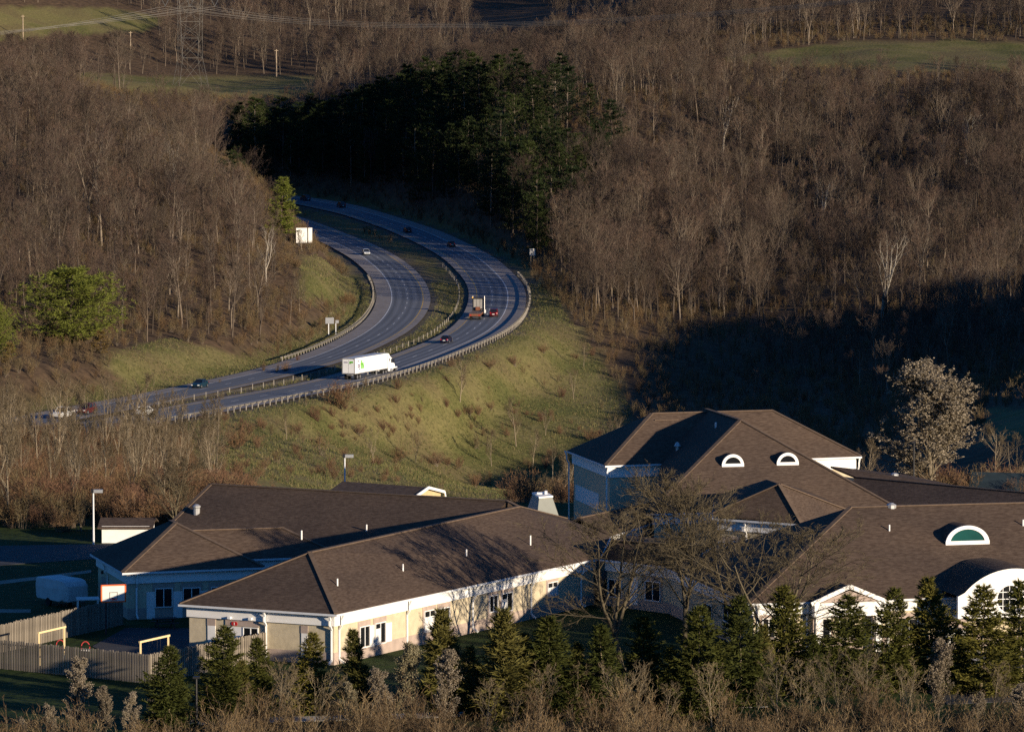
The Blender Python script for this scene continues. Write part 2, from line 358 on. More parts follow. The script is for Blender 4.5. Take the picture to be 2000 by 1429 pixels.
# ================================================================== THE HIGHWAY
M_ROAD = mat('asphalt', (.10, .108, .124), .9, .22, .35, (1, 1, 1), coord='World', detail=6, alt=(.135, .142, .158), spec=.2)
def lane_mat():
    m = bpy.data.materials.new('worn_asphalt'); m.use_nodes = True; nt = m.node_tree; N = nt.nodes; L = nt.links; b = N['Principled BSDF']; b.inputs['Roughness'].default_value = .9; b.inputs['Specular IOR Level'].default_value = .2
    def att(nm): n = N.new('ShaderNodeAttribute'); n.attribute_name = nm; return n.outputs['Fac']
    def mth(op, a, c=None):
        n = N.new('ShaderNodeMath'); n.operation = op
        for i, v in enumerate((a, c)):
            if v is None: continue
            if isinstance(v, (int, float)): n.inputs[i].default_value = v
            else: L.new(v, n.inputs[i])
        return n.outputs[0]
    lat, run = att('lat'), att('run'); cx = N.new('ShaderNodeCombineXYZ'); L.new(mth('MULTIPLY', lat, 1.6), cx.inputs[0]); L.new(mth('MULTIPLY', run, .035), cx.inputs[1])
    nz = N.new('ShaderNodeTexNoise'); nz.inputs['Scale'].default_value = 1.0; nz.inputs['Detail'].default_value = 6; L.new(cx.outputs[0], nz.inputs['Vector'])
    track = mth('MULTIPLY', mth('COSINE', mth('MULTIPLY', mth('SUBTRACT', lat, .93), 3.4334)), -.22)      # worn wheel tracks
    fac = mth('ADD', nz.outputs['Fac'], track); rp = N.new('ShaderNodeValToRGB'); e = rp.color_ramp.elements; e[0].position = .2; e[1].position = .8; e[0].color = (.10, .112, .132, 1); e[1].color = (.175, .190, .215, 1)
    L.new(fac, rp.inputs['Fac']); L.new(rp.outputs[0], b.inputs['Base Color']); return m
M_ROAD = lane_mat()
M_SHOULDER = mat('shoulder_asphalt', (.25, .228, .215), .92, .2, .5, coord='World', detail=6, spec=.2)
M_WHITE = mat('road_paint_white', (.62, .62, .6), .7, .2, 1.5, coord='World')
M_YELLOW = mat('road_paint_yellow', (.55, .36, .09), .7, .25, 1.5, coord='World')
def strip(R_, o0, o1, dz, i0=0.0, i1=None, step=1.0):
    i1 = len(R_.Q) - 1.01 if i1 is None else i1
    n = max(2, int((i1 - i0) / step) + 1); V = []
    for i in np.linspace(i0, i1, n): V += [R_.at(i, o0, dz), R_.at(i, o1, dz)]
    return np.array(V), np.array([[2 * k, 2 * k + 1, 2 * k + 3, 2 * k + 2] for k in range(n - 1)])
LANE = 3.66
def build_road(R_, name, out_right):
    lo, hi = (-LANE - 1.9, LANE + 4.3) if out_right else (-LANE - 3.6, LANE + 1.7)
    V, f = strip(R_, lo, hi, 0.0)
    # give the pavement an edge thickness
    road = tag(link(name, np_mesh(name, V, f, [M_SHOULDER])), kind='structure')
    cols = np.linspace(-LANE - .15, LANE + .15, 25); n_s = len(R_.Q) - 1; V = np.array([R_.at(i, o, .006) for i in range(n_s) for o in cols]); K = len(cols)
    f = np.array([[a * K + b, a * K + b + 1, (a + 1) * K + b + 1, (a + 1) * K + b] for a in range(n_s - 1) for b in range(K - 1)]); me_ = np_mesh('traffic_lanes', V, f, [M_ROAD])
    at_ = me_.attributes.new('lat', 'FLOAT', 'POINT'); at_.data.foreach_set('value', np.tile(cols, n_s).astype(np.float32)); at_ = me_.attributes.new('run', 'FLOAT', 'POINT'); at_.data.foreach_set('value', np.repeat(np.arange(n_s) * 3.0, K).astype(np.float32))
    link('traffic_lanes', me_, road)
    w_o, y_o = (LANE, -LANE) if out_right else (-LANE, LANE)
    V, f = strip(R_, w_o - .11, w_o + .11, .012); link('white_edge_line', np_mesh('white_edge_line', V, f, [M_WHITE]), road)
    V, f = strip(R_, y_o - .11, y_o + .11, .012); link('yellow_edge_line', np_mesh('yellow_edge_line', V, f, [M_YELLOW]), road)
    i = 2.0
    while i < len(R_.Q) - 3:               # 3 m dashes every 12.2 m
        V, f = strip(R_, -.085, .085, .012, i, i + 1.05, .5); link('lane_dash', np_mesh('lane_dash', V, f, [M_WHITE]), road)
        i += 12.2 / 3.0
    return lo, hi
RR_LO, RR_HI = build_road(RR, 'highway_near_carriageway', True)
RL_LO, RL_HI = build_road(RL, 'highway_far_carriageway', False)
# ================================================================== TREES
M_BARK = foliage_mat('bark', [(.052, .040, .031), (.085, .066, .050), (.125, .098, .074), (.21, .172, .13)])
M_TWIG = foliage_mat('twigs', [(.044, .031, .025), (.076, .051, .039), (.105, .071, .053), (.074, .060, .043), (.120, .076, .053)])
M_TWIG_NEAR = foliage_mat('near_twigs', [(.11, .085, .05), (.18, .14, .08)])
M_BARK_NEAR = foliage_mat('near_bark', [(.14, .115, .078), (.24, .195, .13)])
M_PALE = foliage_mat('pale_bark', [(.29, .26, .21), (.35, .31, .255)])
M_SPRUCE = foliage_mat('spruce_needles', [(.038, .046, .009), (.066, .068, .013), (.11, .098, .019)])
M_CEDAR = foliage_mat('cedar_needles', [(.065, .068, .016), (.11, .098, .026)])
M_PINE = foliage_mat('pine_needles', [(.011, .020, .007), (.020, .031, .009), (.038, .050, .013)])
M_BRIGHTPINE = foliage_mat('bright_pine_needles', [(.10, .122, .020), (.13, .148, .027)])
M_LARCH = foliage_mat('rusty_needles', [(.16, .10, .03), (.12, .09, .03)])
M_BLOSSOM = foliage_mat('blossom', [(.17, .14, .10), (.26, .22, .165), (.19, .17, .10)])
M_BRUSH = foliage_mat('brush', [(.12, .072, .036), (.15, .105, .052), (.11, .088, .045)])
M_REDBRUSH = foliage_mat('red_brush', [(.13, .07, .045), (.16, .095, .05)])

class TB:
    """numpy tree builder: tubes for wood, slim triangles for twigs and needles"""
    def __init__(s, seed): s.r = random.Random(seed); s.wv = []; s.wf = []; s.tv = []; s.nw = 0; s.bv = []
    def wood(s, pts, r0, r1, k=3):
        n = len(pts); base = s.nw
        for i, p in enumerate(pts):
            d = (pts[min(i + 1, n - 1)] - pts[max(i - 1, 0)]).normalized(); a = d.orthogonal().normalized(); b = d.cross(a)
            r = r0 + (r1 - r0) * i / (n - 1)
            for j in range(k):
                t = 6.2832 * j / k + .5; s.wv.append(p + (a * math.cos(t) + b * math.sin(t)) * r)
        for i in range(n - 1):
            for j in range(k):
                j2 = (j + 1) % k; s.wf.append((base + i * k + j, base + i * k + j2, base + (i + 1) * k + j2, base + (i + 1) * k + j))
        s.nw += n * k
    def twig(s, p, q, w):
        d = q - p; a = d.cross(Vector((s.r.uniform(-1, 1), s.r.uniform(-1, 1), s.r.uniform(-1, 1))))
        if a.length < 1e-6: return
        a = a.normalized() * (w * .5); s.tv += [p - a, p + a, q]
    def blob(s, p, w):                      # a petal or leaf: small turned quad as two triangles
        R = lambda: Vector((s.r.gauss(0, 1), s.r.gauss(0, 1), s.r.gauss(0, 1))).normalized()
        u = R(); v = u.cross(R()).normalized(); u = u * w * .5; v = v * w * .5
        s.bv += [p - u - v, p + u - v, p + u + v, p - u - v, p + u + v, p - u + v]
    def meshes(s, name, mw, mt, mb=None):
        out = []
        V = np.array([tuple(v) for v in s.wv], np.float32); out.append(np_mesh(name + '_wood', V, np.array(s.wf), [mw], smooth=True))
        T = np.array([tuple(v) for v in s.tv], np.float32).reshape(-1, 3); nb = len(s.bv)
        if nb: T = np.concatenate([T, np.array([tuple(v) for v in s.bv], np.float32)])
        idx = np.zeros(len(T) // 3, np.int32)
        if nb: idx[-(nb // 3):] = 1
        out.append(np_mesh(name + '_twigs', T, np.arange(len(T)).reshape(-1, 3), [mt] + ([mb] if mb else []), idx))
        return out
def rdir(r, d, ang):
    """unit vector at angle ang from d, random turn"""
    a = d.orthogonal().normalized(); b = d.cross(a); t = r.uniform(0, 6.2832)
    return (d * math.cos(ang) + (a * math.cos(t) + b * math.sin(t)) * math.sin(ang)).normalized()
UP = Vector((0, 0, 1))
def grow(t, p, d, L, n, up, wob):
    pts = [p]; r = t.r
    for i in range(n):
        d = (d + UP * up + Vector((r.uniform(-1, 1), r.uniform(-1, 1), r.uniform(-1, 1))) * wob).normalized(); pts.append(pts[-1] + d * (L / n))
    return pts, d
def along(pts, f):
    x = f * (len(pts) - 1); i = min(int(x), len(pts) - 2); return pts[i].lerp(pts[i + 1], x - i), (pts[i + 1] - pts[i]).normalized()
def bare_tree(seed, H=18.0, spread=.34, clear=.38, limbs=15, subs=7, twigs=7, sub2=3, tw=.035, fork=False, thick=1.0, blossom=0.0, bsize=.12, upk=.10, lean=0.0, limb_k=.36):
    t = TB(seed); r = t.r; R0 = H * .011 * thick
    stems = []
    d0 = Vector((lean, r.uniform(-.05, .05), 1)).normalized()
    if fork:
        tr, d = grow(t, Vector((0, 0, -.4)), d0, H * fork, 4, .03, .06); t.wood(tr, R0 * 1.25, R0, 5)
        for k in range(r.choice((2, 3, 3))):
            dd = rdir(r, UP, r.uniform(.2, .42)); s2, _ = grow(t, tr[-1], dd, H * (1 - fork) * r.uniform(.85, 1), 7, .12, .10); t.wood(s2, R0 * .75, R0 * .12, 4); stems.append((s2, .10))
    else:
        tr, d = grow(t, Vector((0, 0, -.4)), d0, H * .96, 9, .06, .055); t.wood(tr, R0 * 1.2, R0 * .12, 5); stems.append((tr, clear))
    per = max(3, int(limbs / len(stems)))
    for st, c0 in stems:
        for k in range(per):
            f = c0 + (1 - c0) * (k + r.uniform(0, .9)) / per; f = min(f, .985)
            p, d = along(st, f); prof = math.sin(math.pi * min(1, (f - c0) / (1 - c0) * .75 + .22))
            Ll = H * spread * (.35 + .75 * prof) * r.uniform(.75, 1.15)
            lp, ld = grow(t, p, rdir(r, d, r.uniform(.55, 1.0)), Ll, 5, upk + .06, .13); t.wood(lp, R0 * limb_k * (1.15 - f * .7), R0 * .08, 3)
            for q in range(subs):
                f2 = .22 + .78 * (q + r.random()) / subs; p2, d2 = along(lp, min(f2, .99))
                L2 = Ll * .42 * (1.15 - f2 * .55) * r.uniform(.7, 1.2)
                sp, sd = grow(t, p2, rdir(r, d2, r.uniform(.45, .9)), L2, 3, upk, .14); t.wood(sp, R0 * limb_k * .30, R0 * .04, 3)
                for z in range(twigs):
                    f3 = .15 + .85 * (z + r.random()) / twigs; p3, d3 = along(sp, min(f3, .99))
                    L3 = r.uniform(.5, 1.15) * H * .052; q3 = p3 + (rdir(r, d3, r.uniform(.35, .85)) + UP * upk).normalized() * L3
                    t.twig(p3, q3, tw * 1.25)
                    for y in range(sub2):
                        p4 = p3.lerp(q3, r.uniform(.25, .95)); q4 = p4 + (rdir(r, (q3 - p3).normalized(), r.uniform(.4, .8)) + UP * upk).normalized() * L3 * r.uniform(.35, .65)
                        t.twig(p4, q4, tw)
                        if blossom and r.random() < blossom:
                            for _ in range(4): t.blob(p4.lerp(q4, r.random()) + Vector((r.uniform(-1, 1), r.uniform(-1, 1), r.uniform(-1, 1))) * .07, bsize * r.uniform(.45, 1.3))
    return t
def shrub(seed, H=2.5, stems=14, spread=.55, twigs=9, sub2=3, tw=.022, blossom=0.0, bsize=.07):
    t = TB(seed); r = t.r
    for k in range(stems):
        dd = rdir(r, UP, r.uniform(.05, spread)); L = H * r.uniform(.6, 1.05)
        st, _ = grow(t, Vector((r.gauss(0, .12) * H * .5, r.gauss(0, .12) * H * .5, -.15)), dd, L, 5, .02, .12); t.wood(st, .012 + H * .004, .004, 3)
        for z in range(twigs):
            f = .25 + .75 * (z + r.random()) / twigs; p, d = along(st, min(f, .99)); L3 = H * r.uniform(.14, .3)
            sp, _ = grow(t, p, rdir(r, d, r.uniform(.3, .8)), L3, 2, .08, .15); t.twig(sp[0], sp[1], tw * 1.3); t.twig(sp[1], sp[2], tw)
            for y in range(sub2):
                p4 = sp[0].lerp(sp[2], r.random()); q4 = p4 + rdir(r, (sp[2] - sp[0]).normalized(), r.uniform(.4, .9)) * L3 * r.uniform(.3, .6); t.twig(p4, q4, tw)
                if blossom and r.random() < blossom: t.blob(q4, bsize * r.uniform(.6, 1.3)); t.blob(p4.lerp(q4, .5), bsize * r.uniform(.6, 1.2))
    return t
def spruce(seed, H=6.5, width=.27, n=230, shoots=11, sl=.29, sw=.072, droop=.25, ragged=.45, base=.02, rise=.35):
    """evergreen of many uneven boughs, each with side sprays of needles"""
    t = TB(seed); r = t.r
    tr, _ = grow(t, Vector((0, 0, -.2)), UP, H, 6, .1, .02); t.wood(tr, H * .014, .008, 5)
    lobes = [(r.uniform(0, 6.28), r.uniform(.15, .8), r.uniform(.75, 1.3)) for _ in range(7)]
    for k in range(n):
        f = base + (1 - base) * min(.985, ((k + r.random()) / n) ** 1.12); p, _ = along(tr, min(f, .985)); prof = (1 - f) ** .70; a = r.uniform(0, 6.283)
        lob = 1.0
        for la, lf, lk in lobes:
            da = abs((a - la + math.pi) % 6.283 - math.pi)
            if da < .8 and abs(f - lf) < .16: lob *= lk
        L = H * width * prof * r.uniform(1 - ragged, 1 + ragged * .45) * lob + .10
        e = Vector((math.cos(a), math.sin(a), rise * (.3 + f) + r.uniform(-.15, .25))); pts = [p]; m = 4
        for i in range(m): pts.append(pts[-1] + (e + Vector((0, 0, -droop * math.sin(math.pi * (i + .5) / m) + (.30 if i == m - 1 else 0)))).normalized() * (L / m))
        t.twig(pts[0], pts[-1], .025)
        ns = max(3, int(shoots * (L / (H * width)) + 2))
        for z in range(ns):
            g = .18 + .82 * (z + r.random()) / ns; q, d = along(pts, min(g, .99)); side = d.cross(UP).normalized() * (1 if z % 2 else -1)
            bl = L * .34 * (1.1 - g * .6) + .05; q2 = q + (d * .75 + side * r.uniform(.4, 1.0) + UP * r.uniform(-.25, .2)).normalized() * bl
            t.twig(q, q2, sw * .7)
            for _ in range(4):
                c = q.lerp(q2, r.random()); v = (q2 - q).normalized() * r.uniform(.5, 1.0) + Vector((r.uniform(-1, 1), r.uniform(-1, 1), r.uniform(-.7, .55))) * .75
                t.twig(c, c + v.normalized() * sl * r.uniform(.6, 1.35) * (.6 + .5 * prof), sw * r.uniform(.8, 1.4))
        for _ in range(3): t.twig(pts[-1], pts[-1] + ((pts[-1] - pts[-2]).normalized() + Vector((r.uniform(-1, 1), r.uniform(-1, 1), r.uniform(-.3, .8))) * .5).normalized() * sl, sw)
    for _ in range(16): t.twig(tr[-1] - UP * r.uniform(0, .6), tr[-1] + Vector((r.uniform(-.14, .14), r.uniform(-.14, .14), r.uniform(-.2, .35))), sw)
    return t
def pine(seed, H=20.0, width=.24, layers=16, per=6, tufts=9, tl=.75, tw=.14, base=.18, round_=.6):
    t = TB(seed); r = t.r
    tr, _ = grow(t, Vector((0, 0, -.3)), UP, H * .97, 7, .08, .03); t.wood(tr, H * .014, H * .003, 5)
    for k in range(layers):
        f = base + (1 - base) * (k + r.random() * .8) / layers; f = min(f, .98); p, _ = along(tr, f); x = (f - base) / (1 - base)
        prof = (math.sin(math.pi * min(1, x * .82 + .18)) ** .6) * round_ + (1 - x) * (1 - round_) + .06
        for b in range(per):
            a = r.uniform(0, 6.28); L = H * width * prof * r.uniform(.6, 1.25)
            e = Vector((math.cos(a), math.sin(a), r.uniform(0, .35))); pts, _ = grow(t, p, e.normalized(), L, 4, .08, .12); t.wood(pts, .05, .015, 3)
            for z in range(tufts):
                q, d = along(pts, min(.99, .2 + .8 * (z + r.random()) / tufts)); c = q + Vector((r.gauss(0, .25), r.gauss(0, .25), r.gauss(.08, .18))) * (L * .16 + .25)
                ax = (d + UP * .6).normalized()
                for _ in range(9):
                    v = rdir(r, ax, r.uniform(.25, 1.35)); t.twig(c, c + v * tl * r.uniform(.6, 1.2), tw)
    return t

PROTO = {}
def proto(key, t, mw, mt, mb=None): PROTO[key] = t.meshes(key, mw, mt, mb); return key
for i in range(12):
    r = random.Random(90 + i)
    proto('forest%d' % i, bare_tree(100 + i, H=18, spread=(.38, .30, .44, .34, .24, .42, .36, .46, .22, .40, .33, .28)[i], clear=r.uniform(.2, .46), limbs=18, subs=7, twigs=7, sub2=3, tw=.042, fork=(.3 if i in (2, 5, 7, 9) else False), thick=r.uniform(.9, 1.35), upk=r.uniform(.06, .14), limb_k=.36), M_BARK, M_TWIG)
proto('pale', bare_tree(131, H=18, spread=.36, clear=.3, limbs=14, subs=6, twigs=4, sub2=2, tw=.045, fork=.3, thick=1.5), M_PALE, M_TWIG)
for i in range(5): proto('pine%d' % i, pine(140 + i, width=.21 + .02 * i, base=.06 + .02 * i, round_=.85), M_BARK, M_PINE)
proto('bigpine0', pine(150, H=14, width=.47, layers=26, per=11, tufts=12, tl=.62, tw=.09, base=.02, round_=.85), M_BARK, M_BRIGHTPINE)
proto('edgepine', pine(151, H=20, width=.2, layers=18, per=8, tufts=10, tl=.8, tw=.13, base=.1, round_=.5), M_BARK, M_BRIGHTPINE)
for i in range(4): proto('brush%d' % i, shrub(160 + i, H=2.6, stems=12, twigs=8, sub2=3, tw=.035), M_BARK, M_BRUSH)
proto('larch', pine(170, H=5, width=.5, layers=10, per=6, tufts=8, tl=.4, tw=.07, base=.02), M_BARK, M_LARCH)

def place(key, name, p, h, h0, rz=None, label=None, cat='tree', group=None, parts=('trunk', 'crown'), sx=1.0):
    s = h / h0
    o = empty(name, tuple(p), random.uniform(0, 6.28) if rz is None else rz, label, cat, group)
    o.scale = (s * sx, s * sx, s)
    w_, t_ = PROTO[key]; link(parts[0], w_, o); link(parts[1], t_, o)
    return o
# ---- the woods: positions over all wooded ground in view
rng = np.random.default_rng(5); random.seed(5)
N0 = 60000
yy = np.sqrt(rng.uniform(640 ** 2, 1950 ** 2, N0)); xx = rng.uniform(-.145, .145, N0) * yy
order = np.arange(N0); cell = {}; keep = []
for i in order:
    y = yy[i]; s_ = 4.7 if y < 1150 else (5.2 if y < 1450 else 6.2)
    c = (int(xx[i] // s_), int(y // s_)); hit = False
    for a in (-1, 0, 1):
        for b in (-1, 0, 1):
            j = cell.get((c[0] + a, c[1] + b, s_))
            if j is not None and (xx[j] - xx[i]) ** 2 + (yy[j] - yy[i]) ** 2 < s_ * s_: hit = True
    if not hit: cell[(c[0], c[1], s_)] = i; keep.append(i)
fx, fy = xx[keep], yy[keep]; fz = ground_z(fx, fy)
okm = ~cover(fx, fy, fz)
rdist = np.full(len(fx), 1e9)
for R_ in (RR, RL):
    for a in range(0, len(fx), 3000): rdist[a:a + 3000] = np.minimum(rdist[a:a + 3000], np.linalg.norm(np.stack([fx[a:a + 3000], fy[a:a + 3000]], 1)[:, None] - R_.Q[None, :, :2], axis=2).min(1))
okm &= rdist > 17
fpx, fpy = pixv(fx, fy, fz)
NOTREE = [([(1000,590),(1080,540),(1330,900),(900,1010),(250,1010),(250,830)], 560, 1000),  # open slope below the road
          ([(-200,640),(560,690),(700,640),(560,740),(-200,860)], 640, 830),
          ([(620,590),(700,560),(730,610),(640,690),(560,700)], 800, 960),
          ([(560,400),(590,370),(1060,520),(1040,580),(900,560)], 1000, 1320),
          ([(570,490),(720,470),(730,600),(580,600)], 860, 1010)]
for poly, a, b in NOTREE: okm &= ~(in_poly(fpx, fpy, poly) & (fy > a) & (fy < b))
okm &= ~((fy < 760) & (fx > -90) & (fx < 30)); okm &= ~((fy < 850) & (fpx < 1420) & (fpx > 760))
fx, fy, fz, fpx, fpy = (q[okm] for q in (fx, fy, fz, fpx, fpy))
# pines on the shaded spur and at the edge of the left wood
PINEZ = [([(440,420),(440,300),(620,250),(800,225),(960,200),(1060,210),(1120,300),(1090,420),(1060,520),(900,470),(600,390)], 1040, 1480)]
isp = np.zeros(len(fx), bool)
for poly, a, b in PINEZ: isp |= in_poly(fpx, fpy, poly) & (fy > a) & (fy < b)
isp &= rng.random(len(fx)) < np.where(fpx > 980, .66, .96)
edge = in_poly(fpx, fpy, [(1060,200),(1200,260),(1200,420),(1060,520)]) & (rng.random(len(fx)) < .22); isp |= edge
dens = np.array([mnoise.noise((x * .018, y * .018, 7.0)) + .6 * mnoise.noise((x * .05, y * .05, 2.0)) for x, y in zip(fx, fy)])
hh = (rng.uniform(8.5, 15.5, len(fx)) + dens * 3.0 + rng.choice([0, 0, 0, 3.5, -4.5, 1.5], len(fx))) * np.where(fy < 900, .95, 1.05)
hh = np.clip(hh, 5.5, 20); hh = np.where(isp, np.clip(hh * 1.12, 11, 16.5), hh)
def lit_at(X, Y, Z):
    r_ = np.ones(len(X), bool)
    for t_ in np.arange(15, 900, 10.0): r_ &= Z + t_ * math.tan(SUN_E) > ground_z(X + math.cos(SUN_A) * t_, Y - math.sin(SUN_A) * t_)
    return r_
ok2 = isp | (rng.random(len(fx)) > np.where(dens < -.2, .72, .08))
ok2 &= ~((fpx > 1120) & (fpy > 640) & lit_at(fx, fy, fz + hh * .92))
# nothing grows in front of the open places that the photo shows
SEEN = [([(-50,22),(150,20),(300,38),(270,58),(130,64),(-50,70)], 1900), ([(160,148),(330,156),(600,150),(600,172),(400,174),(160,164)], 1600),
        ([(1420,112),(1520,96),(1620,84),(1700,80),(2050,88),(2050,110),(1800,112),(1540,112)], 1480), ([(320,0),(410,0),(405,172),(335,172)], 1452),
        ([(915,2),(1060,2),(1060,40),(960,42)], 2200), ([(430,240),(560,215),(600,385),(560,372),(500,330),(430,300)], 1230), ([(48,540),(230,540),(235,675),(45,690)], 800), ([(-10,600),(40,600),(40,720),(-10,720)], 770), ([(505,335),(575,335),(585,440),(525,450)], 985), ([(560,455),(612,455),(612,482),(560,482)], 1030), ([(578,380),(620,372),(900,455),(1050,545),(1030,590),(560,480)], 1300)]
for poly, dmax in SEEN:
    for f_ in (0.1, .3, .5, .7, .9, 1.0):
        for dx_ in (-2.2, 0, 2.2):
            qx, qy = pixv(fx + dx_, fy, fz + hh * f_ * np.where(isp, 1.3, 1.0)); ok2 &= ~(in_poly(qx, qy, poly) & (fy < dmax))
for pp_ in (G(135, 672, 690), G(-8, 700, 690), G(548, 468, 700)):   # trees left out along the sun's path so light reaches three evergreens
    sx_, sy_ = fx - pp_[0], fy - pp_[1]; al_ = sx_ * math.cos(SUN_A) - sy_ * math.sin(SUN_A); ac_ = sx_ * math.sin(SUN_A) + sy_ * math.cos(SUN_A)
    ok2 &= ~((al_ > -4) & (al_ < 85) & (np.abs(ac_) < 8))
fx, fy, fz, fpx, fpy, isp, hh, dens = (q[ok2] for q in (fx, fy, fz, fpx, fpy, isp, hh, dens))
vis = (fpx > -40) & (fpx < 2040)
pin = np.where(isp & vis)[0]; dec = np.where(~isp)[0]
pin = pin[np.argsort(fy[pin])]
for n, i in enumerate(pin[:290]):
    zone = ('at the left end of the dark stand' if fpx[i] < 620 else ('in the middle of the dark stand above the highway' if fpx[i] < 820 else 'in the right half of the dark stand')) if fpx[i] < 960 else 'among bare trees at the right end of the stand'
    zone += ', low down' if fy[i] < 1215 else ', higher up'
    lab = ('dark' if fpx[i] < 960 else 'sunlit') + ' green pine ' + zone
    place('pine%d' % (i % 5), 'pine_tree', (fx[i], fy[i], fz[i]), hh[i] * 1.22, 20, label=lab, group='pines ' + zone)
print('pines', len(pin), 'bare', len(dec))
# the 300 nearest sunlit bare trees in view are individuals, the rest of the wood reads as one mass
def lit(X, Y, Z):
    r_ = np.ones(len(X), bool)
    for t_ in np.arange(15, 900, 10.0): r_ &= Z + t_ * math.tan(SUN_E) > ground_z(X + math.cos(SUN_A) * t_, Y - math.sin(SUN_A) * t_)
    return r_
front = dec[(fpx[dec] > 5) & (fpx[dec] < 1995) & (fpy[dec] > 30)]
front = front[lit(fx[front], fy[front], fz[front] + 10)]
fl = front[fpx[front] < 700]; fr = front[fpx[front] >= 700]
front = np.concatenate([fl[np.argsort(fy[fl])][:150], fr[np.argsort(fy[fr])][:150]]); fs = set(front.tolist())
def where_tree(px, py):
    if px < 45: return 'at the left end of the left hillside wood'
    if px < 250: return 'in the wood behind the round green pine'
    if px < 400: return 'in the left wood above the broad grassy cut bank'
    if px < 520: return 'in the left wood above the narrow end of the grassy bank'
    if px < 700: return 'in the left wood beside the white roadside board'
    if px < 1180: return 'on the slope just right of the speed limit sign'
    if px < 1340: return 'in the right hillside wood beside the dark pines'
    if px < 1560: return 'in the right hillside wood straight above the tall gym roof'
    if px < 1800: return 'in the right hillside wood around the white-limbed tree'
    return 'in the right hillside wood at the right margin'
for i in front:
    k = where_tree(fpx[i], fpy[i]); tall = hh[i] > 15.5
    place('forest%d' % (i % 12), 'bare_tree', (fx[i], fy[i], fz[i]), hh[i], 18, label=('tall ' if tall else 'smaller ') + 'leafless grey-brown tree ' + k, group=('tall' if tall else 'smaller') + ' bare trees ' + k)
for px_, py_, h_ in ((1722, 640, 20), (1412, 300, 17), (1885, 330, 15), (345, 420, 17), (520, 560, 13), (1600, 470, 15), (985, 340, 14)):
    g_ = G(px_, py_, 700); nm = {1722: 'large white-limbed bare tree low on the right hillside', 1412: 'pale-limbed bare tree high on the right hillside under the wires', 1885: 'crooked pale tree on the upper right hillside', 345: 'pale forked tree in the middle of the left hillside wood',
        520: 'pale leaning tree near the foot of the left wood', 1600: 'pale slim tree in the middle of the right hillside', 985: 'pale bare tree standing alone before the dark pines'}[px_]
    place('pale', 'pale_tree', g_, h_, 18, label=nm)
rest = np.array([i for i in dec if i not in fs] + [i for i in pin[290:]])
# ---- scatter helper: one object that repeats several small meshes over points (uncountable growth)
def scatter(name, P, S, keys, label, cat, seed=1):
    """P points (n,3), S scales (n); keys: list of lists of meshes to repeat"""
    pc = bpy.data.collections.new(name + '_kinds')
    for n, k in enumerate(keys):
        w_, t_ = PROTO[k]
        V = []; 
        nw, nt_ = len(w_.vertices), len(t_.vertices)
        a = np.empty(nw * 3, np.float32); w_.vertices.foreach_get('co', a); b = np.empty(nt_ * 3, np.float32); t_.vertices.foreach_get('co', b)
        fw = np.empty(len(w_.polygons) * 4, np.int32); w_.loops.foreach_get('vertex_index', fw)
        ft = np.arange(nt_, dtype=np.int32).reshape(-1, 3) + nw
        ti = np.empty(len(t_.polygons), np.int32); t_.polygons.foreach_get('material_index', ti)
        me_ = np_mesh('%s_kind' % k, np.concatenate([a.reshape(-1, 3), b.reshape(-1, 3)]), [fw.reshape(-1, 4), ft], [w_.materials[0]] + [m for m in t_.materials],
                      np.concatenate([np.zeros(len(w_.polygons), np.int32), ti + 1]))
        pc.objects.link(bpy.data.objects.new('%s_%02d' % (k, n), me_))
    me_ = bpy.data.meshes.new(name); me_.vertices.add(len(P)); me_.vertices.foreach_set('co', np.asarray(P, np.float32).ravel())
    r_ = np.random.default_rng(seed)
    A = me_.attributes.new('scl', 'FLOAT', 'POINT'); A.data.foreach_set('value', np.asarray(S, np.float32))
    A = me_.attributes.new('turn', 'FLOAT', 'POINT'); A.data.foreach_set('value', r_.uniform(0, 6.283, len(P)).astype(np.float32))
    A = me_.attributes.new('kindno', 'INT', 'POINT'); A.data.foreach_set('value', r_.integers(0, len(keys), len(P)).astype(np.int32))
    o = tag(link(name, me_), label, cat, kind='stuff')
    ng = bpy.data.node_groups.new(name, 'GeometryNodeTree')
    ng.interface.new_socket('Geometry', in_out='INPUT', socket_type='NodeSocketGeometry'); ng.interface.new_socket('Geometry', in_out='OUTPUT', socket_type='NodeSocketGeometry')
    N = ng.nodes; L = ng.links
    gi = N.new('NodeGroupInput'); go = N.new('NodeGroupOutput'); ip = N.new('GeometryNodeInstanceOnPoints'); ci = N.new('GeometryNodeCollectionInfo')
    ci.inputs['Collection'].default_value = pc; ci.inputs['Separate Children'].default_value = True; ci.inputs['Reset Children'].default_value = True
    def at(nm, tp):
        n = N.new('GeometryNodeInputNamedAttribute'); n.data_type = tp; n.inputs['Name'].default_value = nm; return n.outputs['Attribute']
    cx = N.new('ShaderNodeCombineXYZ'); L.new(at('turn', 'FLOAT'), cx.inputs['Z'])
    e2r = N.new('FunctionNodeEulerToRotation'); L.new(cx.outputs[0], e2r.inputs[0])
    L.new(gi.outputs[0], ip.inputs['Points']); L.new(ci.outputs[0], ip.inputs['Instance']); ip.inputs['Pick Instance'].default_value = True
    L.new(at('kindno', 'INT'), ip.inputs['Instance Index']); L.new(e2r.outputs[0], ip.inputs['Rotation']); L.new(at('scl', 'FLOAT'), ip.inputs['Scale'])
    L.new(ip.outputs[0], go.inputs[0])
    m = o.modifiers.new('scatter', 'NODES'); m.node_group = ng
    return o
scatter('distant_wood', np.stack([fx[rest], fy[rest], fz[rest]], 1), hh[rest] / 18.0, ['forest%d' % i for i in range(12)],
        'leafless grey-brown wood covering the far hillsides', 'wood')
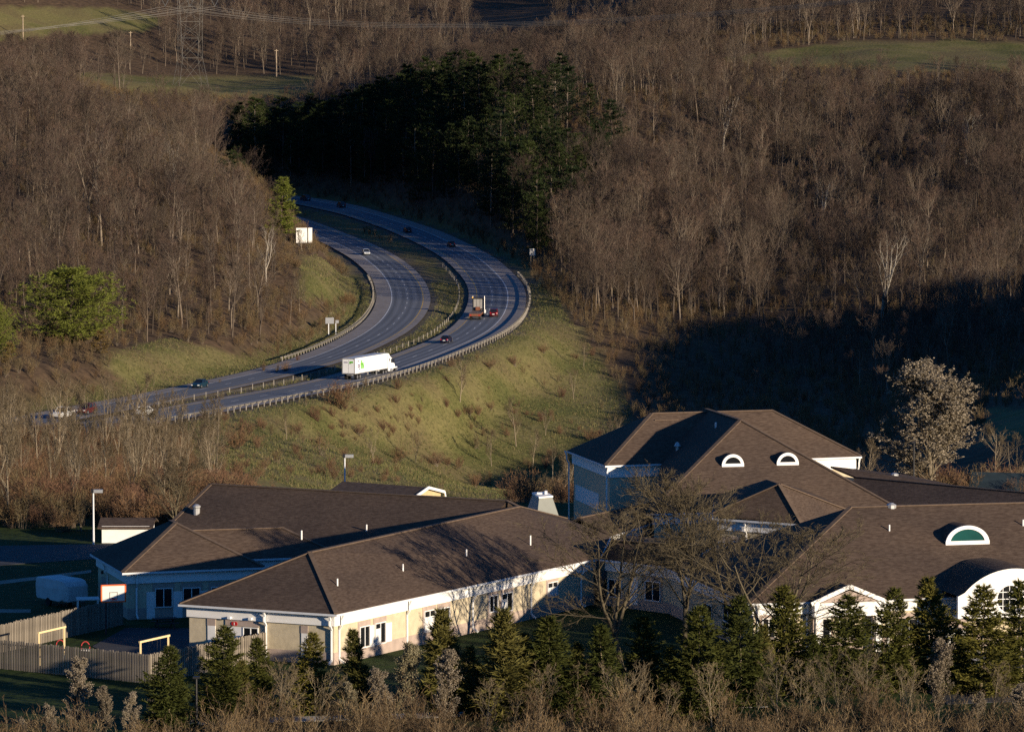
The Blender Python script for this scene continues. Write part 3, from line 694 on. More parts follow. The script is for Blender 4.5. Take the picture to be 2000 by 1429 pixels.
# undergrowth below the woods and along their edges
nb = 26000; by = np.sqrt(rng.uniform(640 ** 2, 1500 ** 2, nb)); bx = rng.uniform(-.135, .135, nb) * by; bz = ground_z(bx, by)
ok = ~cover(bx, by, bz); rd = np.full(nb, 1e9)
for R_ in (RR, RL):
    for a in range(0, nb, 3000): rd[a:a + 3000] = np.minimum(rd[a:a + 3000], np.linalg.norm(np.stack([bx[a:a + 3000], by[a:a + 3000]], 1)[:, None] - R_.Q[None, :, :2], axis=2).min(1))
ok &= rd > 12
scatter('undergrowth', np.stack([bx, by, bz], 1)[ok], rng.uniform(.5, 1.15, ok.sum()), ['brush0', 'brush1', 'brush2', 'brush3'], 'low brown undergrowth along and below the woods', 'undergrowth')
M_YARD_BARK = foliage_mat('yard_bark', [(.085, .07, .045), (.12, .10, .064)]); M_YARD_TWIG = foliage_mat('yard_twigs', [(.08, .064, .038), (.115, .092, .054)])
M_THICKET = foliage_mat('thicket_twigs', [(.085, .055, .030), (.14, .095, .05), (.19, .138, .072)])
M_BARK_LOT = foliage_mat('tan_bark', [(.16, .13, .09), (.27, .22, .15)]); M_TWIG_LOT = foliage_mat('tan_twigs', [(.085, .066, .040), (.125, .095, .056)])
# ================================================================== PLANTING NEAR THE SCHOOL AND ON THE SLOPES
for i in range(6): proto('spruce%d' % i, spruce(200 + i, H=6.5, width=(.27, .30, .24, .28, .31, .23)[i], n=(330, 360, 290, 340, 370, 270)[i], droop=(.2, .32, .12, .28, .35, .1)[i], ragged=(.45, .5, .6, .5, .4, .65)[i]), M_BARK_NEAR, M_SPRUCE)
for i in range(3): proto('cedar%d' % i, spruce(210 + i, H=6.0, width=.19 + .03 * i, n=210, sl=.34, sw=.065, droop=-.3, ragged=.65, rise=.9), M_BARK_NEAR, M_CEDAR)
for i in range(3): proto('yard%d' % i, bare_tree(220 + i, H=12, spread=.42, clear=.22, limbs=30, subs=9, twigs=9, sub2=4, tw=.026, fork=(.16, .2, .12)[i], thick=1.35, upk=.02, limb_k=.40), M_YARD_BARK, M_YARD_TWIG)
for i in range(4): proto('lot%d' % i, bare_tree(230 + i, H=13, spread=.30, clear=.25, limbs=16, subs=8, twigs=7, sub2=3, tw=.03, fork=(.22 if i % 2 else False), thick=1.1, upk=.16, limb_k=.42), M_BARK_LOT, M_TWIG_LOT)
for i in range(4): proto('blossom%d' % i, bare_tree(240 + i, H=5, spread=.24, clear=.12, limbs=24, subs=8, twigs=7, sub2=3, tw=.02, thick=1.0, blossom=.75, bsize=.05, upk=.2), M_BARK_NEAR, M_TWIG_NEAR, M_BLOSSOM)
proto('pear', bare_tree(250, H=12.5, spread=.36, clear=.10, limbs=52, subs=9, twigs=8, sub2=3, tw=.035, thick=1.2, blossom=.95, bsize=.09, upk=.06), M_BARK_NEAR, M_TWIG_NEAR, M_BLOSSOM)
for i in range(5): proto('sapling%d' % i, bare_tree(260 + i, H=4.5, spread=.42, clear=.12, limbs=15, subs=6, twigs=6, sub2=3, tw=.02, limb_k=.5, fork=(.12 if i % 2 else False), thick=1.0, upk=.12), M_BARK_NEAR, M_TWIG_NEAR)
for i in range(4): proto('thicket%d' % i, shrub(270 + i, H=2.4, stems=16, twigs=10, sub2=3, tw=.021, spread=.65), M_BARK_NEAR, M_THICKET)
for i in range(2): proto('redbush%d' % i, shrub(280 + i, H=3.0, stems=26, twigs=10, sub2=4, tw=.03, spread=.8), M_BARK, M_REDBRUSH)
proto('hedge', shrub(290, H=1.6, stems=40, twigs=10, sub2=5, tw=.03, spread=.9), M_BARK_NEAR, M_SPRUCE)

M_DUMMY = None
def d_of(py, z=0.0): return W(1000, py, z)[1]
def place_px(key, name, px, top, base, h0, label, cat='tree', group=None, z=0.0, sx=1.0, parts=('trunk', 'crown'), rz=None):
    p = W(px, base, z); p[2] = ground_z(p[0], p[1]); h = (base - top) * p[1] / F * (1.04 if name == 'evergreen_tree' else 1.0)
    return place(key, name, p, h, h0, label=label, cat=cat, group=group, sx=sx, parts=parts, rz=rz)
# row of evergreens along the front
EV = [(330,1258,1425,'s0','dark spruce standing before the playground fence'), (432,1222,1405,'s1','dark spruce before the end wall with the red number sign'),
 (508,1246,1395,'s2','slim spruce where the playground fence meets the school wall'), (606,1235,1390,'s3','spruce beside the corner downspout of the front wing'), (700,1230,1375,'c1','yellowish evergreen at the first window of the front wing'),
 (862,1192,1395,'c0','slender yellow-green evergreen before the middle of the front wing'), (985,1192,1405,'c2','broad yellow-green evergreen at the far end of the front wing'), (1034,1238,1395,'c0','short thin evergreen between two taller ones near the courtyard'),
 (1078,1205,1400,'s4','evergreen left of the two big courtyard trees'), (1180,1220,1400,'s2','evergreen under the left big courtyard tree'), (1258,1203,1390,'s5','evergreen between the two big courtyard trees'),
 (1362,1184,1405,'s0','large dark evergreen right of the big courtyard trees'), (1447,1163,1375,'s1','evergreen at the shaded side of the right wing'), (1537,1143,1350,'s3','evergreen left of the small gable'),
 (1645,1163,1350,'s4','evergreen in front of the small gable'), (1742,1148,1345,'s1','evergreen right of the small gable'), (1822,1126,1340,'s0','tall evergreen left of the arched portico'),
 (1915,1143,1352,'s3','wide evergreen in front of the arched portico'), (1995,1133,1345,'s5','evergreen cut by the right edge before the portico'),
 (470,1290,1400,'c1','low yellowish evergreen between the two spruces at the number sign'), (925,1262,1400,'c1','low evergreen left of the broad yellow-green one'), (1128,1258,1398,'c0','thin low evergreen before the left big courtyard tree'), (1310,1262,1402,'s5','low dark evergreen left of the large dark one'), (1490,1222,1365,'c0','thin evergreen between the shaded side and the small gable'), (1592,1240,1360,'s2','low evergreen at the left foot of the small gable'), (1868,1232,1350,'c1','low yellowish evergreen beside the black lamp post')]
for px_, tp, bs, k_, lab in EV:
    key = ('spruce' if k_[0] == 's' else 'cedar') + k_[1]; place_px(key, 'evergreen_tree', px_, tp, bs, 6.5 if k_[0] == 's' else 6.0, lab, group='evergreens in a row before the school', sx=(1.25, 1.02, 1.12, .95, 1.3, 1.08, 1.18)[(px_ // 7) % 7] * (1.06 if k_[0] == 's' else 1.15)).rotation_euler = (random.uniform(-.05, .05), random.uniform(-.05, .05), random.uniform(0, 6.28))
# big leafless trees in the courtyard
place_px('yard0', 'bare_yard_tree', 1205, 1008, 1275, 12, 'big spreading leafless tree at the end of the front wing', sx=1.5, rz=.4)
place_px('yard1', 'bare_yard_tree', 1335, 950, 1268, 12, 'tallest leafless tree in the courtyard before the main hall', sx=1.15, rz=2.0)
place_px('yard2', 'bare_yard_tree', 1512, 1035, 1300, 12, 'leafless tree leaning before the left slope of the right wing roof', sx=1.6, rz=1.2)
place_px('yard2', 'bare_yard_tree', 1435, 1010, 1262, 12, 'small leafless tree between the entrance bay and the right wing', sx=1.1, rz=3.9)
place_px('yard1', 'bare_yard_tree', 345, 905, 1058, 12, 'small crooked leafless tree behind the left wing roof', sx=1.35, rz=5.0)
# blossom trees at the front
BL_ = [(150,1282,1432,'tall narrow one with the palest blossom before the fence'), (208,1335,1440,'broad one right of the tallest pale blossom tree'), (40,1392,1460,'one low in the bottom left corner'), (98,1368,1455,'one between the corner and the tallest pale one'),
 (252,1345,1440,'thin one left of the first spruce'), (792,1252,1420,'tall one before the front wing windows'), (868,1262,1425,'one under the slender evergreen'), (745,1300,1430,'low one left of the front wing group'),
 (690,1325,1440,'one low before the corner of the front wing'), (1832,1245,1405,'one under the tall evergreen by the portico'), (1985,1325,1450,'one in the bottom right corner'), (1905,1345,1450,'low one before the portico evergreen')]
for n, (px_, tp, bs, lab) in enumerate(BL_): place_px('blossom%d' % (n % 4), 'blossom_tree', px_, tp, bs, 5, 'small white-blossomed tree, ' + lab, group='small blossom trees along the front', sx=1.15)
# leafless saplings along the bottom
SP = [(560,1330),(620,1310),(480,1350),(900,1330),(950,1345),(1055,1320),(1110,1305),(1160,1350),(1235,1330),(1300,1350),(1400,1340),(1480,1345),(1560,1305),(1640,1290),(1700,1330),(1780,1350),(1860,1360),(1960,1350),(300,1380),(390,1390),(1010,1370),(830,1375),(1340,1375),(455,1330),(545,1300),(660,1345),(940,1290),(1120,1335),(1215,1300),(1390,1310),(1520,1290),(1610,1320),(1690,1285),(1765,1310),(1940,1310)]
for n, (px_, tp) in enumerate(SP):
    k = 'left of the middle' if px_ < 700 else ('below the courtyard trees' if px_ < 1400 else 'below the right wing')
    place_px('sapling%d' % (n % 5), 'bare_sapling', px_, tp - 18, 1432 - (n % 4) * 14, 4.5, 'thin leafless sapling in the brown front thicket ' + k, group='saplings in the front thicket ' + k, sx=1.25)
rng3 = np.random.default_rng(11)
n_ = 1050; tx = rng3.uniform(-40, 40, n_); ty = rng3.uniform(238, 262, n_); pxx = 1000 + tx / ty * F
lim = np.where(pxx < 430, 247, np.where(pxx < 1500, 253, 254)); okk = (ty < lim) & (rng3.random(n_) < .85)
scatter('front_thicket', np.stack([tx, ty, ground_z(tx, ty)], 1)[okk], np.clip(rng3.normal(.9, .38, okk.sum()), .4, 1.65), ['thicket0', 'thicket1', 'thicket2', 'thicket3', 'thicket1'], 'dense brown leafless thicket along the bottom of the picture', 'thicket', 3)
# trees and brush on the left between school and highway
LT = []
rl_ = random.Random(77)
for _ in range(400):
    d_ = rl_.uniform(372, 650); px_ = rl_.uniform(-20, 330 if d_ < 470 else 420); x_ = (px_ - 1000) / F * d_
    if all((x_ - a) ** 2 + (d_ - b) ** 2 > 30 for a, b in LT) and len(LT) < 60: LT.append((x_, d_))
for n, (x_, d_) in enumerate(LT):
    z_ = ground_z(x_, d_); h_ = rl_.uniform(7, 12.5) if d_ > 470 else rl_.uniform(5.5, 9); px_ = 1000 + x_ / d_ * F
    k = ('behind the far lamp post' if px_ < 260 else 'behind the crooked small tree') if d_ < 470 else ('before the left end of the highway' if px_ < 200 else 'below the far guardrail end')
    place('lot%d' % (n % 4), 'bare_tree', (x_, d_, z_), h_, 13, label='leafless tan-trunked tree ' + k, group='bare trees ' + k)
n_ = 2600; ty = rng3.uniform(368, 660, n_); tx = (rng3.uniform(-60, 480, n_) - 1000) / F * ty; tz = ground_z(tx, ty)
okk = ~cover(tx, ty, tz) | (ty < 400)
scatter('left_brush', np.stack([tx, ty, tz], 1)[okk], rng3.uniform(.5, 1.25, okk.sum()), ['brush0', 'brush1', 'brush2', 'redbush0'], 'brown brush between the school ground and the highway', 'brush', 5)
# behind the gym and on the right
place('pear', 'blossom_tree', (*on_ground(1822, 402)[:2], ground_z(*on_ground(1822, 402)[:2])), 12.4, 12.5, label='large round white-blossomed tree behind the right end of the school', sx=1.5)
for px_, d_, h_, lab in ((1185, 700, 13, 'leafless tree left of the pair behind the gym roof'), (1232, 690, 9, 'small leafless tree just left of the gym roof'), (1385, 520, 11, 'leafless vine-hung tree above the gym ridge'), (1445, 510, 9.5, 'rounder leafless tree above the right end of the gym ridge'), (1125, 640, 10, 'leafless tree at the foot of the grassy slope'),
                         (1940, 420, 8, 'thin crooked leafless tree right of the large blossom tree'), (1985, 410, 6.5, 'low leafless tree at the right edge behind the school'), (1690, 420, 7, 'low leafless tree left of the large blossom tree'), (1095, 560, 12, 'leafless tree beside the left wall of the gym'), (1080, 500, 8, 'small tangled leafless tree by the plant room')):
    p = on_ground(px_, d_); place('lot%d' % (px_ % 4), 'bare_tree', p, h_, 13, label=lab, sx=1.15)
n_ = 420; ty = rng3.uniform(394, 470, n_); tx = (rng3.uniform(1000, 2040, n_) - 1000) / F * ty; tz = ground_z(tx, ty)
scatter('rear_brush', np.stack([tx, ty, tz], 1), rng3.uniform(.6, 1.4, n_), ['brush0', 'brush1', 'brush3', 'redbush1'], 'brown brush behind the school', 'brush', 6)
# shrubs and small trees on the grassy slope
for px_, py_, h_, k_, lab in ((898, 790, 9, 'lot0', 'slim leafless tree alone on the grassy slope'), (1008, 872, 9, 'lot2', 'leafless tree low on the grassy slope'), (665, 800, 5, 'redbush0', 'dense bare bush against the guardrail below the white truck'),
        (462, 880, 4.2, 'redbush1', 'large reddish bush on the left of the grassy slope'), (625, 888, 4, 'brush1', 'round grey bush in the middle of the grassy slope'), (700, 850, 2.2, 'redbush0', 'low red-brown bush in the middle of the slope'), (930, 880, 3.4, 'brush2', 'grey bush low on the slope'),
        (955, 720, 2.0, 'redbush1', 'low red-brown patch of brush high on the slope'), (1005, 715, 2.2, 'redbush0', 'red-brown brush beside the high patch'), (1060, 690, 2.0, 'redbush1', 'red-brown brush below the guardrail bend'), (780, 900, 2.6, 'redbush0', 'red-brown bush above the long rear roof'), (850, 910, 2.6, 'redbush1', 'red-brown bush right above the gambrel shed'),
        (870, 750, 1.6, 'redbush0', 'small red-brown bush near the middle of the slope'), (540, 905, 2.4, 'brush0', 'brown bush at the lower left of the slope'), (1120, 780, 6, 'lot3', 'small leafless tree at the shadow edge of the slope'), (1065, 850, 5, 'lot1', 'small leafless tree beside the gym corner'), (1140, 720, 5.5, 'lot2', 'small leafless tree high at the shadow edge'), (730, 905, 6, 'lot1', 'leafless tree above the left end of the shed roof'), (812, 905, 5.5, 'lot3', 'leafless tree above the gable of the shed'), (960, 915, 7, 'lot0', 'leafless tree low on the slope left of the plant tower'), (1040, 915, 7, 'lot2', 'leafless tree low on the slope above the plant tower'), (690, 790, 4, 'lot3', 'tiny leafless tree just below the white truck'), (560, 860, 5, 'lot2', 'small leafless tree on the left of the open slope')):
    g_ = G(px_, py_, 540); isb = k_[0] in 'rb'
    place(k_, 'bush' if isb else 'bare_tree', g_, h_, 3.0 if k_[0] == 'r' else (2.6 if isb else 13), label=lab, cat='bush' if isb else 'tree', parts=('stems', 'twigs') if isb else ('trunk', 'crown'), sx=1.5 if isb else 1.0)
n_ = 900; qx = rng3.uniform(360, 1180, n_); qy = rng3.uniform(690, 960, n_); pts = []
for a, b in zip(qx, qy):
    if rng3.random() < .75 - .5 * (b < 800):
        g_ = G(a, b, 540)
        if cover(np.array([g_[0]]), np.array([g_[1]]), np.array([g_[2]]))[0] and mnoise.noise((g_[0] * .06, g_[1] * .06, 1.0)) > .0: pts.append(g_)
scatter('slope_scrub', np.array(pts), rng3.uniform(.3, .85, len(pts)), ['brush0', 'brush2', 'redbush0', 'redbush1'], 'patches of low brown scrub on the grassy slope', 'scrub', 8)
# evergreens on the left hillside
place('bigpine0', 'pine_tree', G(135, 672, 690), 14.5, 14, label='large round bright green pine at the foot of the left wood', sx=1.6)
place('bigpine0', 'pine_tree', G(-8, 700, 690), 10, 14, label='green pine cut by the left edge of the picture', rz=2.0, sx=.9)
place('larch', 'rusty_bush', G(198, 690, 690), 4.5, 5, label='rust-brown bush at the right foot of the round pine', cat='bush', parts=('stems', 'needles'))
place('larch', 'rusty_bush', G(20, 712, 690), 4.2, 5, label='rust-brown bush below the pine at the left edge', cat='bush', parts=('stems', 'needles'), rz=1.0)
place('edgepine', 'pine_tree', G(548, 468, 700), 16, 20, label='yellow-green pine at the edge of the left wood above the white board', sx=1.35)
p = G(590, 492, 880); place('lot1', 'bare_tree', p, 5.2, 13, label='thin leafless tree with twigs crossing the white roadside board', sx=1.3)
place('pine4', 'pine_tree', G(448, 392, 700), 13, 20, label='green pine inside the left wood near its ridge', sx=1.3)
# grass blades on the open slopes and the lawn
def grass(name, n, box, hmin, hmax, w, cols, seed, label, near=False):
    r_ = np.random.default_rng(seed); py_ = []; P = []
    if near: X = r_.uniform(-46, 50, n); Y = np.sqrt(r_.uniform(box[0] ** 2, box[1] ** 2, n))
    else: Y = r_.uniform(box[0], box[1], n); X = r_.uniform(-.11, .05, n) * Y
    Z = ground_z(X, Y); k = cover(X, Y, Z)
    ok_ = np.ones(len(X), bool); md_ = np.zeros(len(X), bool)
    if not near:
        k &= (mn := np.array([mnoise.noise((x * .3, y * .3, 5.0)) for x, y in zip(X, Y)])) > -.35
        for R_ in (RR, RL):
            for a in range(0, n, 4000):
                P_2 = np.stack([X[a:a + 4000], Y[a:a + 4000]], 1); dd = np.linalg.norm(P_2[:, None] - R_.Q[None, :, :2], axis=2); j = dd.argmin(1); of = ((P_2 - R_.Q[j, :2]) * R_.n[j]).sum(1)
                ok_[a:a + 4000] &= ~((of > (RR_LO if R_ is RR else RL_LO) - 1.2) & (of < (RR_HI if R_ is RR else RL_HI) + 1.2)); md_[a:a + 4000] |= dd.min(1) < 16
        k |= md_ & (Y > 690) & (Y < 1000); k &= ok_
    X, Y, Z = X[k], Y[k], Z[k]; n = len(X); out = []
    h = r_.uniform(hmin, hmax, (n, 5)); a = r_.uniform(0, 6.283, (n, 5)); le = r_.uniform(.15, .7, (n, 5)) * h
    base = np.stack([X, Y, Z - .03], 1)[:, None, :] + np.concatenate([r_.normal(0, w * 2.2, (n, 5, 2)), np.zeros((n, 5, 1))], 2)
    sd = np.stack([-np.sin(a), np.cos(a), np.zeros_like(a)], 2) * w * .5; tip = base + np.stack([np.cos(a) * le, np.sin(a) * le, h], 2)
    V = np.stack([base - sd, base + sd, tip], 2).reshape(-1, 3)
    me_ = np_mesh(name, V, np.arange(len(V)).reshape(-1, 3), cols, r_.integers(0, len(cols), len(V) // 3))
    return tag(link(name, me_), label, 'grass', kind='stuff')
GM = [mat('grass_green', (.066, .086, .024), .9, .3, .06, coord='World'), mat('grass_straw', (.175, .142, .066), .9, .3, .07, coord='World'), mat('grass_olive', (.112, .110, .038), .9, .3, .08, coord='World')]
grass('slope_grass', 95000, (600, 1010), .16, .55, .075, GM, 21, 'rough green and straw grass on the slope and banks')
GL = [mat('lawn_green', (.035, .065, .014), .9, .3, .3, coord='World'), mat('lawn_olive', (.06, .08, .02), .9, .3, .3, coord='World')]
# ================================================================== THE SCHOOL
def xy(p): return np.array(p[:2], float)
def shingle_mat():
    m = bpy.data.materials.new('shingles'); m.use_nodes = True; nt = m.node_tree; N = nt.nodes; L = nt.links
    b = N['Principled BSDF']; b.inputs['Roughness'].default_value = .95; b.inputs['Specular IOR Level'].default_value = .12
    g = N.new('ShaderNodeNewGeometry')
    def nz(sc, st, d=3):
        mp = N.new('ShaderNodeMapping'); mp.inputs['Scale'].default_value = st; L.new(g.outputs['Position'], mp.inputs['Vector'])
        n = N.new('ShaderNodeTexNoise'); n.inputs['Scale'].default_value = sc; n.inputs['Detail'].default_value = d; L.new(mp.outputs[0], n.inputs['Vector']); return n.outputs['Fac']
    r = N.new('ShaderNodeValToRGB'); e = r.color_ramp.elements; e.new(.5)
    for i, (p, c) in enumerate([(.33, (.070, .049, .037)), (.5, (.097, .070, .053)), (.68, (.128, .094, .071))]): e[i].position = p; e[i].color = (*c, 1)
    L.new(nz(1.0, (2.2, 2.2, 14), 4), r.inputs['Fac'])
    r2 = N.new('ShaderNodeValToRGB'); r2.color_ramp.elements[0].position = .3; r2.color_ramp.elements[1].position = .75
    r2.color_ramp.elements[0].color = (.78, .78, .8, 1); r2.color_ramp.elements[1].color = (1.12, 1.08, 1.02, 1); L.new(nz(.14, (1, 1, 2.5), 6), r2.inputs['Fac'])
    mx = N.new('ShaderNodeMix'); mx.data_type = 'RGBA'; mx.blend_type = 'MULTIPLY'; mx.inputs['Factor'].default_value = 1; L.new(r.outputs[0], mx.inputs['A']); L.new(r2.outputs[0], mx.inputs['B'])
    L.new(mx.outputs['Result'], b.inputs['Base Color'])
    sp = N.new('ShaderNodeSeparateXYZ'); L.new(g.outputs['Position'], sp.inputs[0])
    md = N.new('ShaderNodeMath'); md.operation = 'MULTIPLY'; md.inputs[1].default_value = 14.0; L.new(sp.outputs['Z'], md.inputs[0])
    fr = N.new('ShaderNodeMath'); fr.operation = 'FRACT'; L.new(md.outputs[0], fr.inputs[0])
    ad = N.new('ShaderNodeMath'); ad.operation = 'ADD'; L.new(fr.outputs[0], ad.inputs[0]); L.new(nz(1.0, (5, 5, 14), 2), ad.inputs[1])
    bp = N.new('ShaderNodeBump'); bp.inputs['Strength'].default_value = .5; bp.inputs['Distance'].default_value = .03; bp.invert = True
    L.new(ad.outputs[0], bp.inputs['Height']); L.new(bp.outputs['Normal'], b.inputs['Normal'])
    return m
M_SHINGLE = shingle_mat()
M_RIDGE = mat('ridge_shingles', (.11, .078, .056), .95, .2, 3)
M_STUCCO = mat('tan_wall', (.50, .43, .30), .92, .10, 2.5, coord='World', bump=.15)
M_MAUVE = mat('mauve_block', (.37, .295, .25), .92, .12, 2.0, coord='World')
M_FASCIA = mat('white_fascia', (.80, .79, .76), .75, .06, .8, (1, 1, 3), coord='World')
M_METAL = mat('white_metal', (.78, .78, .76), .45, .05, 2)
M_GUTTER = mat('gutter_metal', (.62, .64, .66), .5, .06, 2)
M_PANEL = mat('white_panel', (.74, .73, .70), .7, .07, 1.5, coord='World')
M_GLASS = mat('dark_glass', (.012, .013, .015), .08, .3, .6, spec=.5)
M_TEAL = mat('teal_glass', (.008, .065, .06), .12, .25, .5, spec=.5)
M_RED = mat('red_sign', (.45, .02, .02), .6, .1, 3)
M_DARK = mat('dark_metal', (.03, .032, .035), .55, .2, 3)
M_ROOFMETAL = mat('galvanised', (.5, .5, .49), .4, .12, 4, metal=.6)
SCH = empty('school_building', (0, 320, 0), label='sprawling one-storey school with brown hipped shingle roofs and white fascia', cat='building')
PL = empty  # (alias kept short)

def inset(poly, d):
    """move each edge of a polygon inwards by d (polygon given counter-clockwise)"""
    n = len(poly); out = []
    for i in range(n):
        a, b, c = poly[i - 1], poly[i], poly[(i + 1) % n]
        e1 = (b - a) / np.linalg.norm(b - a); e2 = (c - b) / np.linalg.norm(c - b)
        n1 = np.array([-e1[1], e1[0]]); n2 = np.array([-e2[1], e2[0]])
        k = d / max(.3, 1 + n1 @ n2); out.append(b + (n1 + n2) * k)
    return out
def ccw(poly):
    a = sum(poly[i][0] * poly[(i + 1) % len(poly)][1] - poly[(i + 1) % len(poly)][0] * poly[i][1] for i in range(len(poly)))
    return poly if a > 0 else poly[::-1]
def roof(faces, thick=.16, name='roof', parent=None):
    m = MB()
    for f in faces:
        f = [np.array(p, float) for p in f]; nrm = np.cross(f[1] - f[0], f[2] - f[0])
        if nrm[2] < 0: f = f[::-1]
        t = [p - np.array([0, 0, thick]) for p in f]; m.hexa(t, f)
    return m.build(name, M_SHINGLE, parent or SCH)
def ridge(parent, *pts):
    for a, b in zip(pts[:-1], pts[1:]):
        m = MB(); up = np.array([0, 0, .02]); m.bar(np.array(a) + up, np.array(b) + up, .34, .09); m.build('ridge_cap', M_RIDGE, parent)
def walls(eave, ez, ins=.5, z0=-.4, base=True, mat_=None, parent=None, fh=.95, fascia=True, gutter=True):
    """walls, white fascia band and gutter below an eave polygon"""
    P = ccw([np.array(p, float) for p in eave]); Wl = inset(P, ins); pr = parent or SCH
    m = MB(); m.hexa([(*p, z0) for p in Wl], [(*p, ez - .06) for p in Wl]); m.build('wall', mat_ or M_STUCCO, pr)
    if base:
        B = inset(P, ins - .03); m = MB(); m.hexa([(*p, z0) for p in B], [(*p, .85) for p in B]); m.build('wall_base', M_MAUVE, pr)
    if fascia:
        O = inset(P, ins - .14); I = inset(P, ins + .12); m = MB(); n = len(P)
        for i in range(n):
            j = (i + 1) % n; m.hexa([(*O[i], ez - fh), (*O[j], ez - fh), (*I[j], ez - fh), (*I[i], ez - fh)], [(*O[i], ez - .08), (*O[j], ez - .08), (*I[j], ez - .08), (*I[i], ez - .08)])
        m.build('fascia', M_FASCIA, pr)
    if gutter:
        O = inset(P, -.06); I = inset(P, .09); n = len(P)
        for i in range(n):
            j = (i + 1) % n; m = MB()
            m.hexa([(*O[i], ez - .2), (*O[j], ez - .2), (*I[j], ez - .2), (*I[i], ez - .2)], [(*O[i], ez - .05), (*O[j], ez - .05), (*I[j], ez - .05), (*I[i], ez - .05)])
            m.build('gutter', M_GUTTER, pr)
    return Wl
class Face:
    """a wall plane from p0 to p1 (seen from outside, left to right)"""
    def __init__(s, p0, p1):
        s.p0 = np.array(p0, float); s.p1 = np.array(p1, float); s.L = np.linalg.norm(s.p1 - s.p0); s.d = (s.p1 - s.p0) / s.L; s.n = np.array([s.d[1], -s.d[0]])
    def t(s, px, z=2.0):
        lo, hi = -5.0, s.L + 5
        for _ in range(50):
            m = (lo + hi) / 2; q = s.p0 + s.d * m
            if pix((q[0], q[1], z))[0] < px: lo = m
            else: hi = m
        return lo
    def z(s, t, py):
        q = s.p0 + s.d * t; lo, hi = -3.0, 15.0
        for _ in range(50):
            m = (lo + hi) / 2
            if pix((q[0], q[1], m))[1] > py: lo = m
            else: hi = m
        return lo
    def rect(s, a, b, c, d): t0, t1 = s.t(a), s.t(c); tm = (t0 + t1) / 2; return t0, s.z(tm, d), t1, s.z(tm, b)
    def slab(s, m, t0, z0, t1, z1, o0, o1, k=0):
        q = lambda t, o: s.p0 + s.d * t + s.n * o
        ring = [q(t0, o1), q(t1, o1), q(t1, o0), q(t0, o0)]; m.hexa([(*p, z0) for p in ring], [(*p, z1) for p in ring], k)
    def panel(s, a, b, c, d, material, name, o=.05, px=True):
        t0, z0, t1, z1 = s.rect(a, b, c, d) if px else (a, b, c, d); m = MB(); s.slab(m, t0, z0, t1, z1, .0, o); return m.build(name, material, SCH)
    def window(s, a, b, c, d, cols=2, rows=1, px=True, surround=True, blind=None, glass=None):
        t0, z0, t1, z1 = s.rect(a, b, c, d) if px else (a, b, c, d); fw = .06
        if surround: m = MB(); s.slab(m, t0 - .22, z0 - .85 if z0 > 1 else z0 - .1, t1 + .22, z1 + .42, .0, .035); m.build('window_surround', M_MAUVE, SCH)
        m = MB()
        s.slab(m, t0 - fw, z0 - fw, t0, z1 + fw, .035, .11); s.slab(m, t1, z0 - fw, t1 + fw, z1 + fw, .035, .11)
        s.slab(m, t0, z0 - fw, t1, z0, .035, .13); s.slab(m, t0, z1, t1, z1 + fw, .035, .11)
        for k in range(1, cols): x = t0 + (t1 - t0) * k / cols; s.slab(m, x - .03, z0, x + .03, z1, .035, .1)
        for k in range(1, rows): y = z0 + (z1 - z0) * k / rows; s.slab(m, t0, y - .03, t1, y + .03, .035, .098)
        w = m.build('window', M_METAL, SCH)
        for i in range(cols):
            for j in range(rows):
                m = MB(); x0 = t0 + (t1 - t0) * i / cols; x1 = t0 + (t1 - t0) * (i + 1) / cols; y0 = z0 + (z1 - z0) * j / rows; y1 = z0 + (z1 - z0) * (j + 1) / rows
                s.slab(m, x0 + .032, y0 + .032, x1 - .032, y1 - .032, .036, .06); m.build('pane', glass or M_GLASS, w)
        if blind:
            m = MB(); s.slab(m, t0 + .04, z0 + .04, t0 + (t1 - t0) * blind[0], z0 + (z1 - z0) * blind[1], .061, .07); m.build('blind', M_PANEL, w)
        return w
    def downspout(s, px, ez, z0=.1, o=.32, foot=True):
        t = s.t(px, ez - .5); q = s.p0 + s.d * t; n = s.n; m = MB()
        pts = [(*(q + n * .46), ez - .15), (*(q + n * .30), ez - .55), (*(q + n * .30), ez - .95), (*(q + n * .09), ez - 1.25), (*(q + n * .09), z0 + .25)]
        if foot: pts.append((*(q + n * .5), z0))
        for a, b in zip(pts[:-1], pts[1:]): m.bar(a, b, .13, .11)
        return m.build('downspout', M_METAL, SCH)
def pt(p, z): return np.array([p[0], p[1], z])
def roof_pt(px, py, z_guess): return W(px, py, z_guess)
def vent(px, py, z, parent, h=.5, r=.055):
    p = W(px, py, z); m = MB(); m.tube([(p[0], p[1], z - .3), (p[0], p[1], z + h)], r, 8); m.build('vent_pipe', M_METAL, parent)
def plane_z(a, b, c):
    n = np.cross(np.array(b) - a, np.array(c) - a); return lambda x, y: a[2] - (n[0] * (x - a[0]) + n[1] * (y - a[1])) / n[2]
def on_plane(px, py, a, b, c):
    n = np.cross(np.array(b) - a, np.array(c) - a); r = ray(px, py); o = np.array([0, 0, ZC]); return o + r * (((np.array(a) - o) @ n) / (r @ n))
def vent_on(px, py, tri, parent, h=.5):
    p = on_plane(px, py, *tri); m = MB(); m.tube([(p[0], p[1], p[2] - .3), (p[0], p[1], p[2] + h)], .06, 8); m.build('vent_pipe', M_METAL, parent)

EZ = 3.7
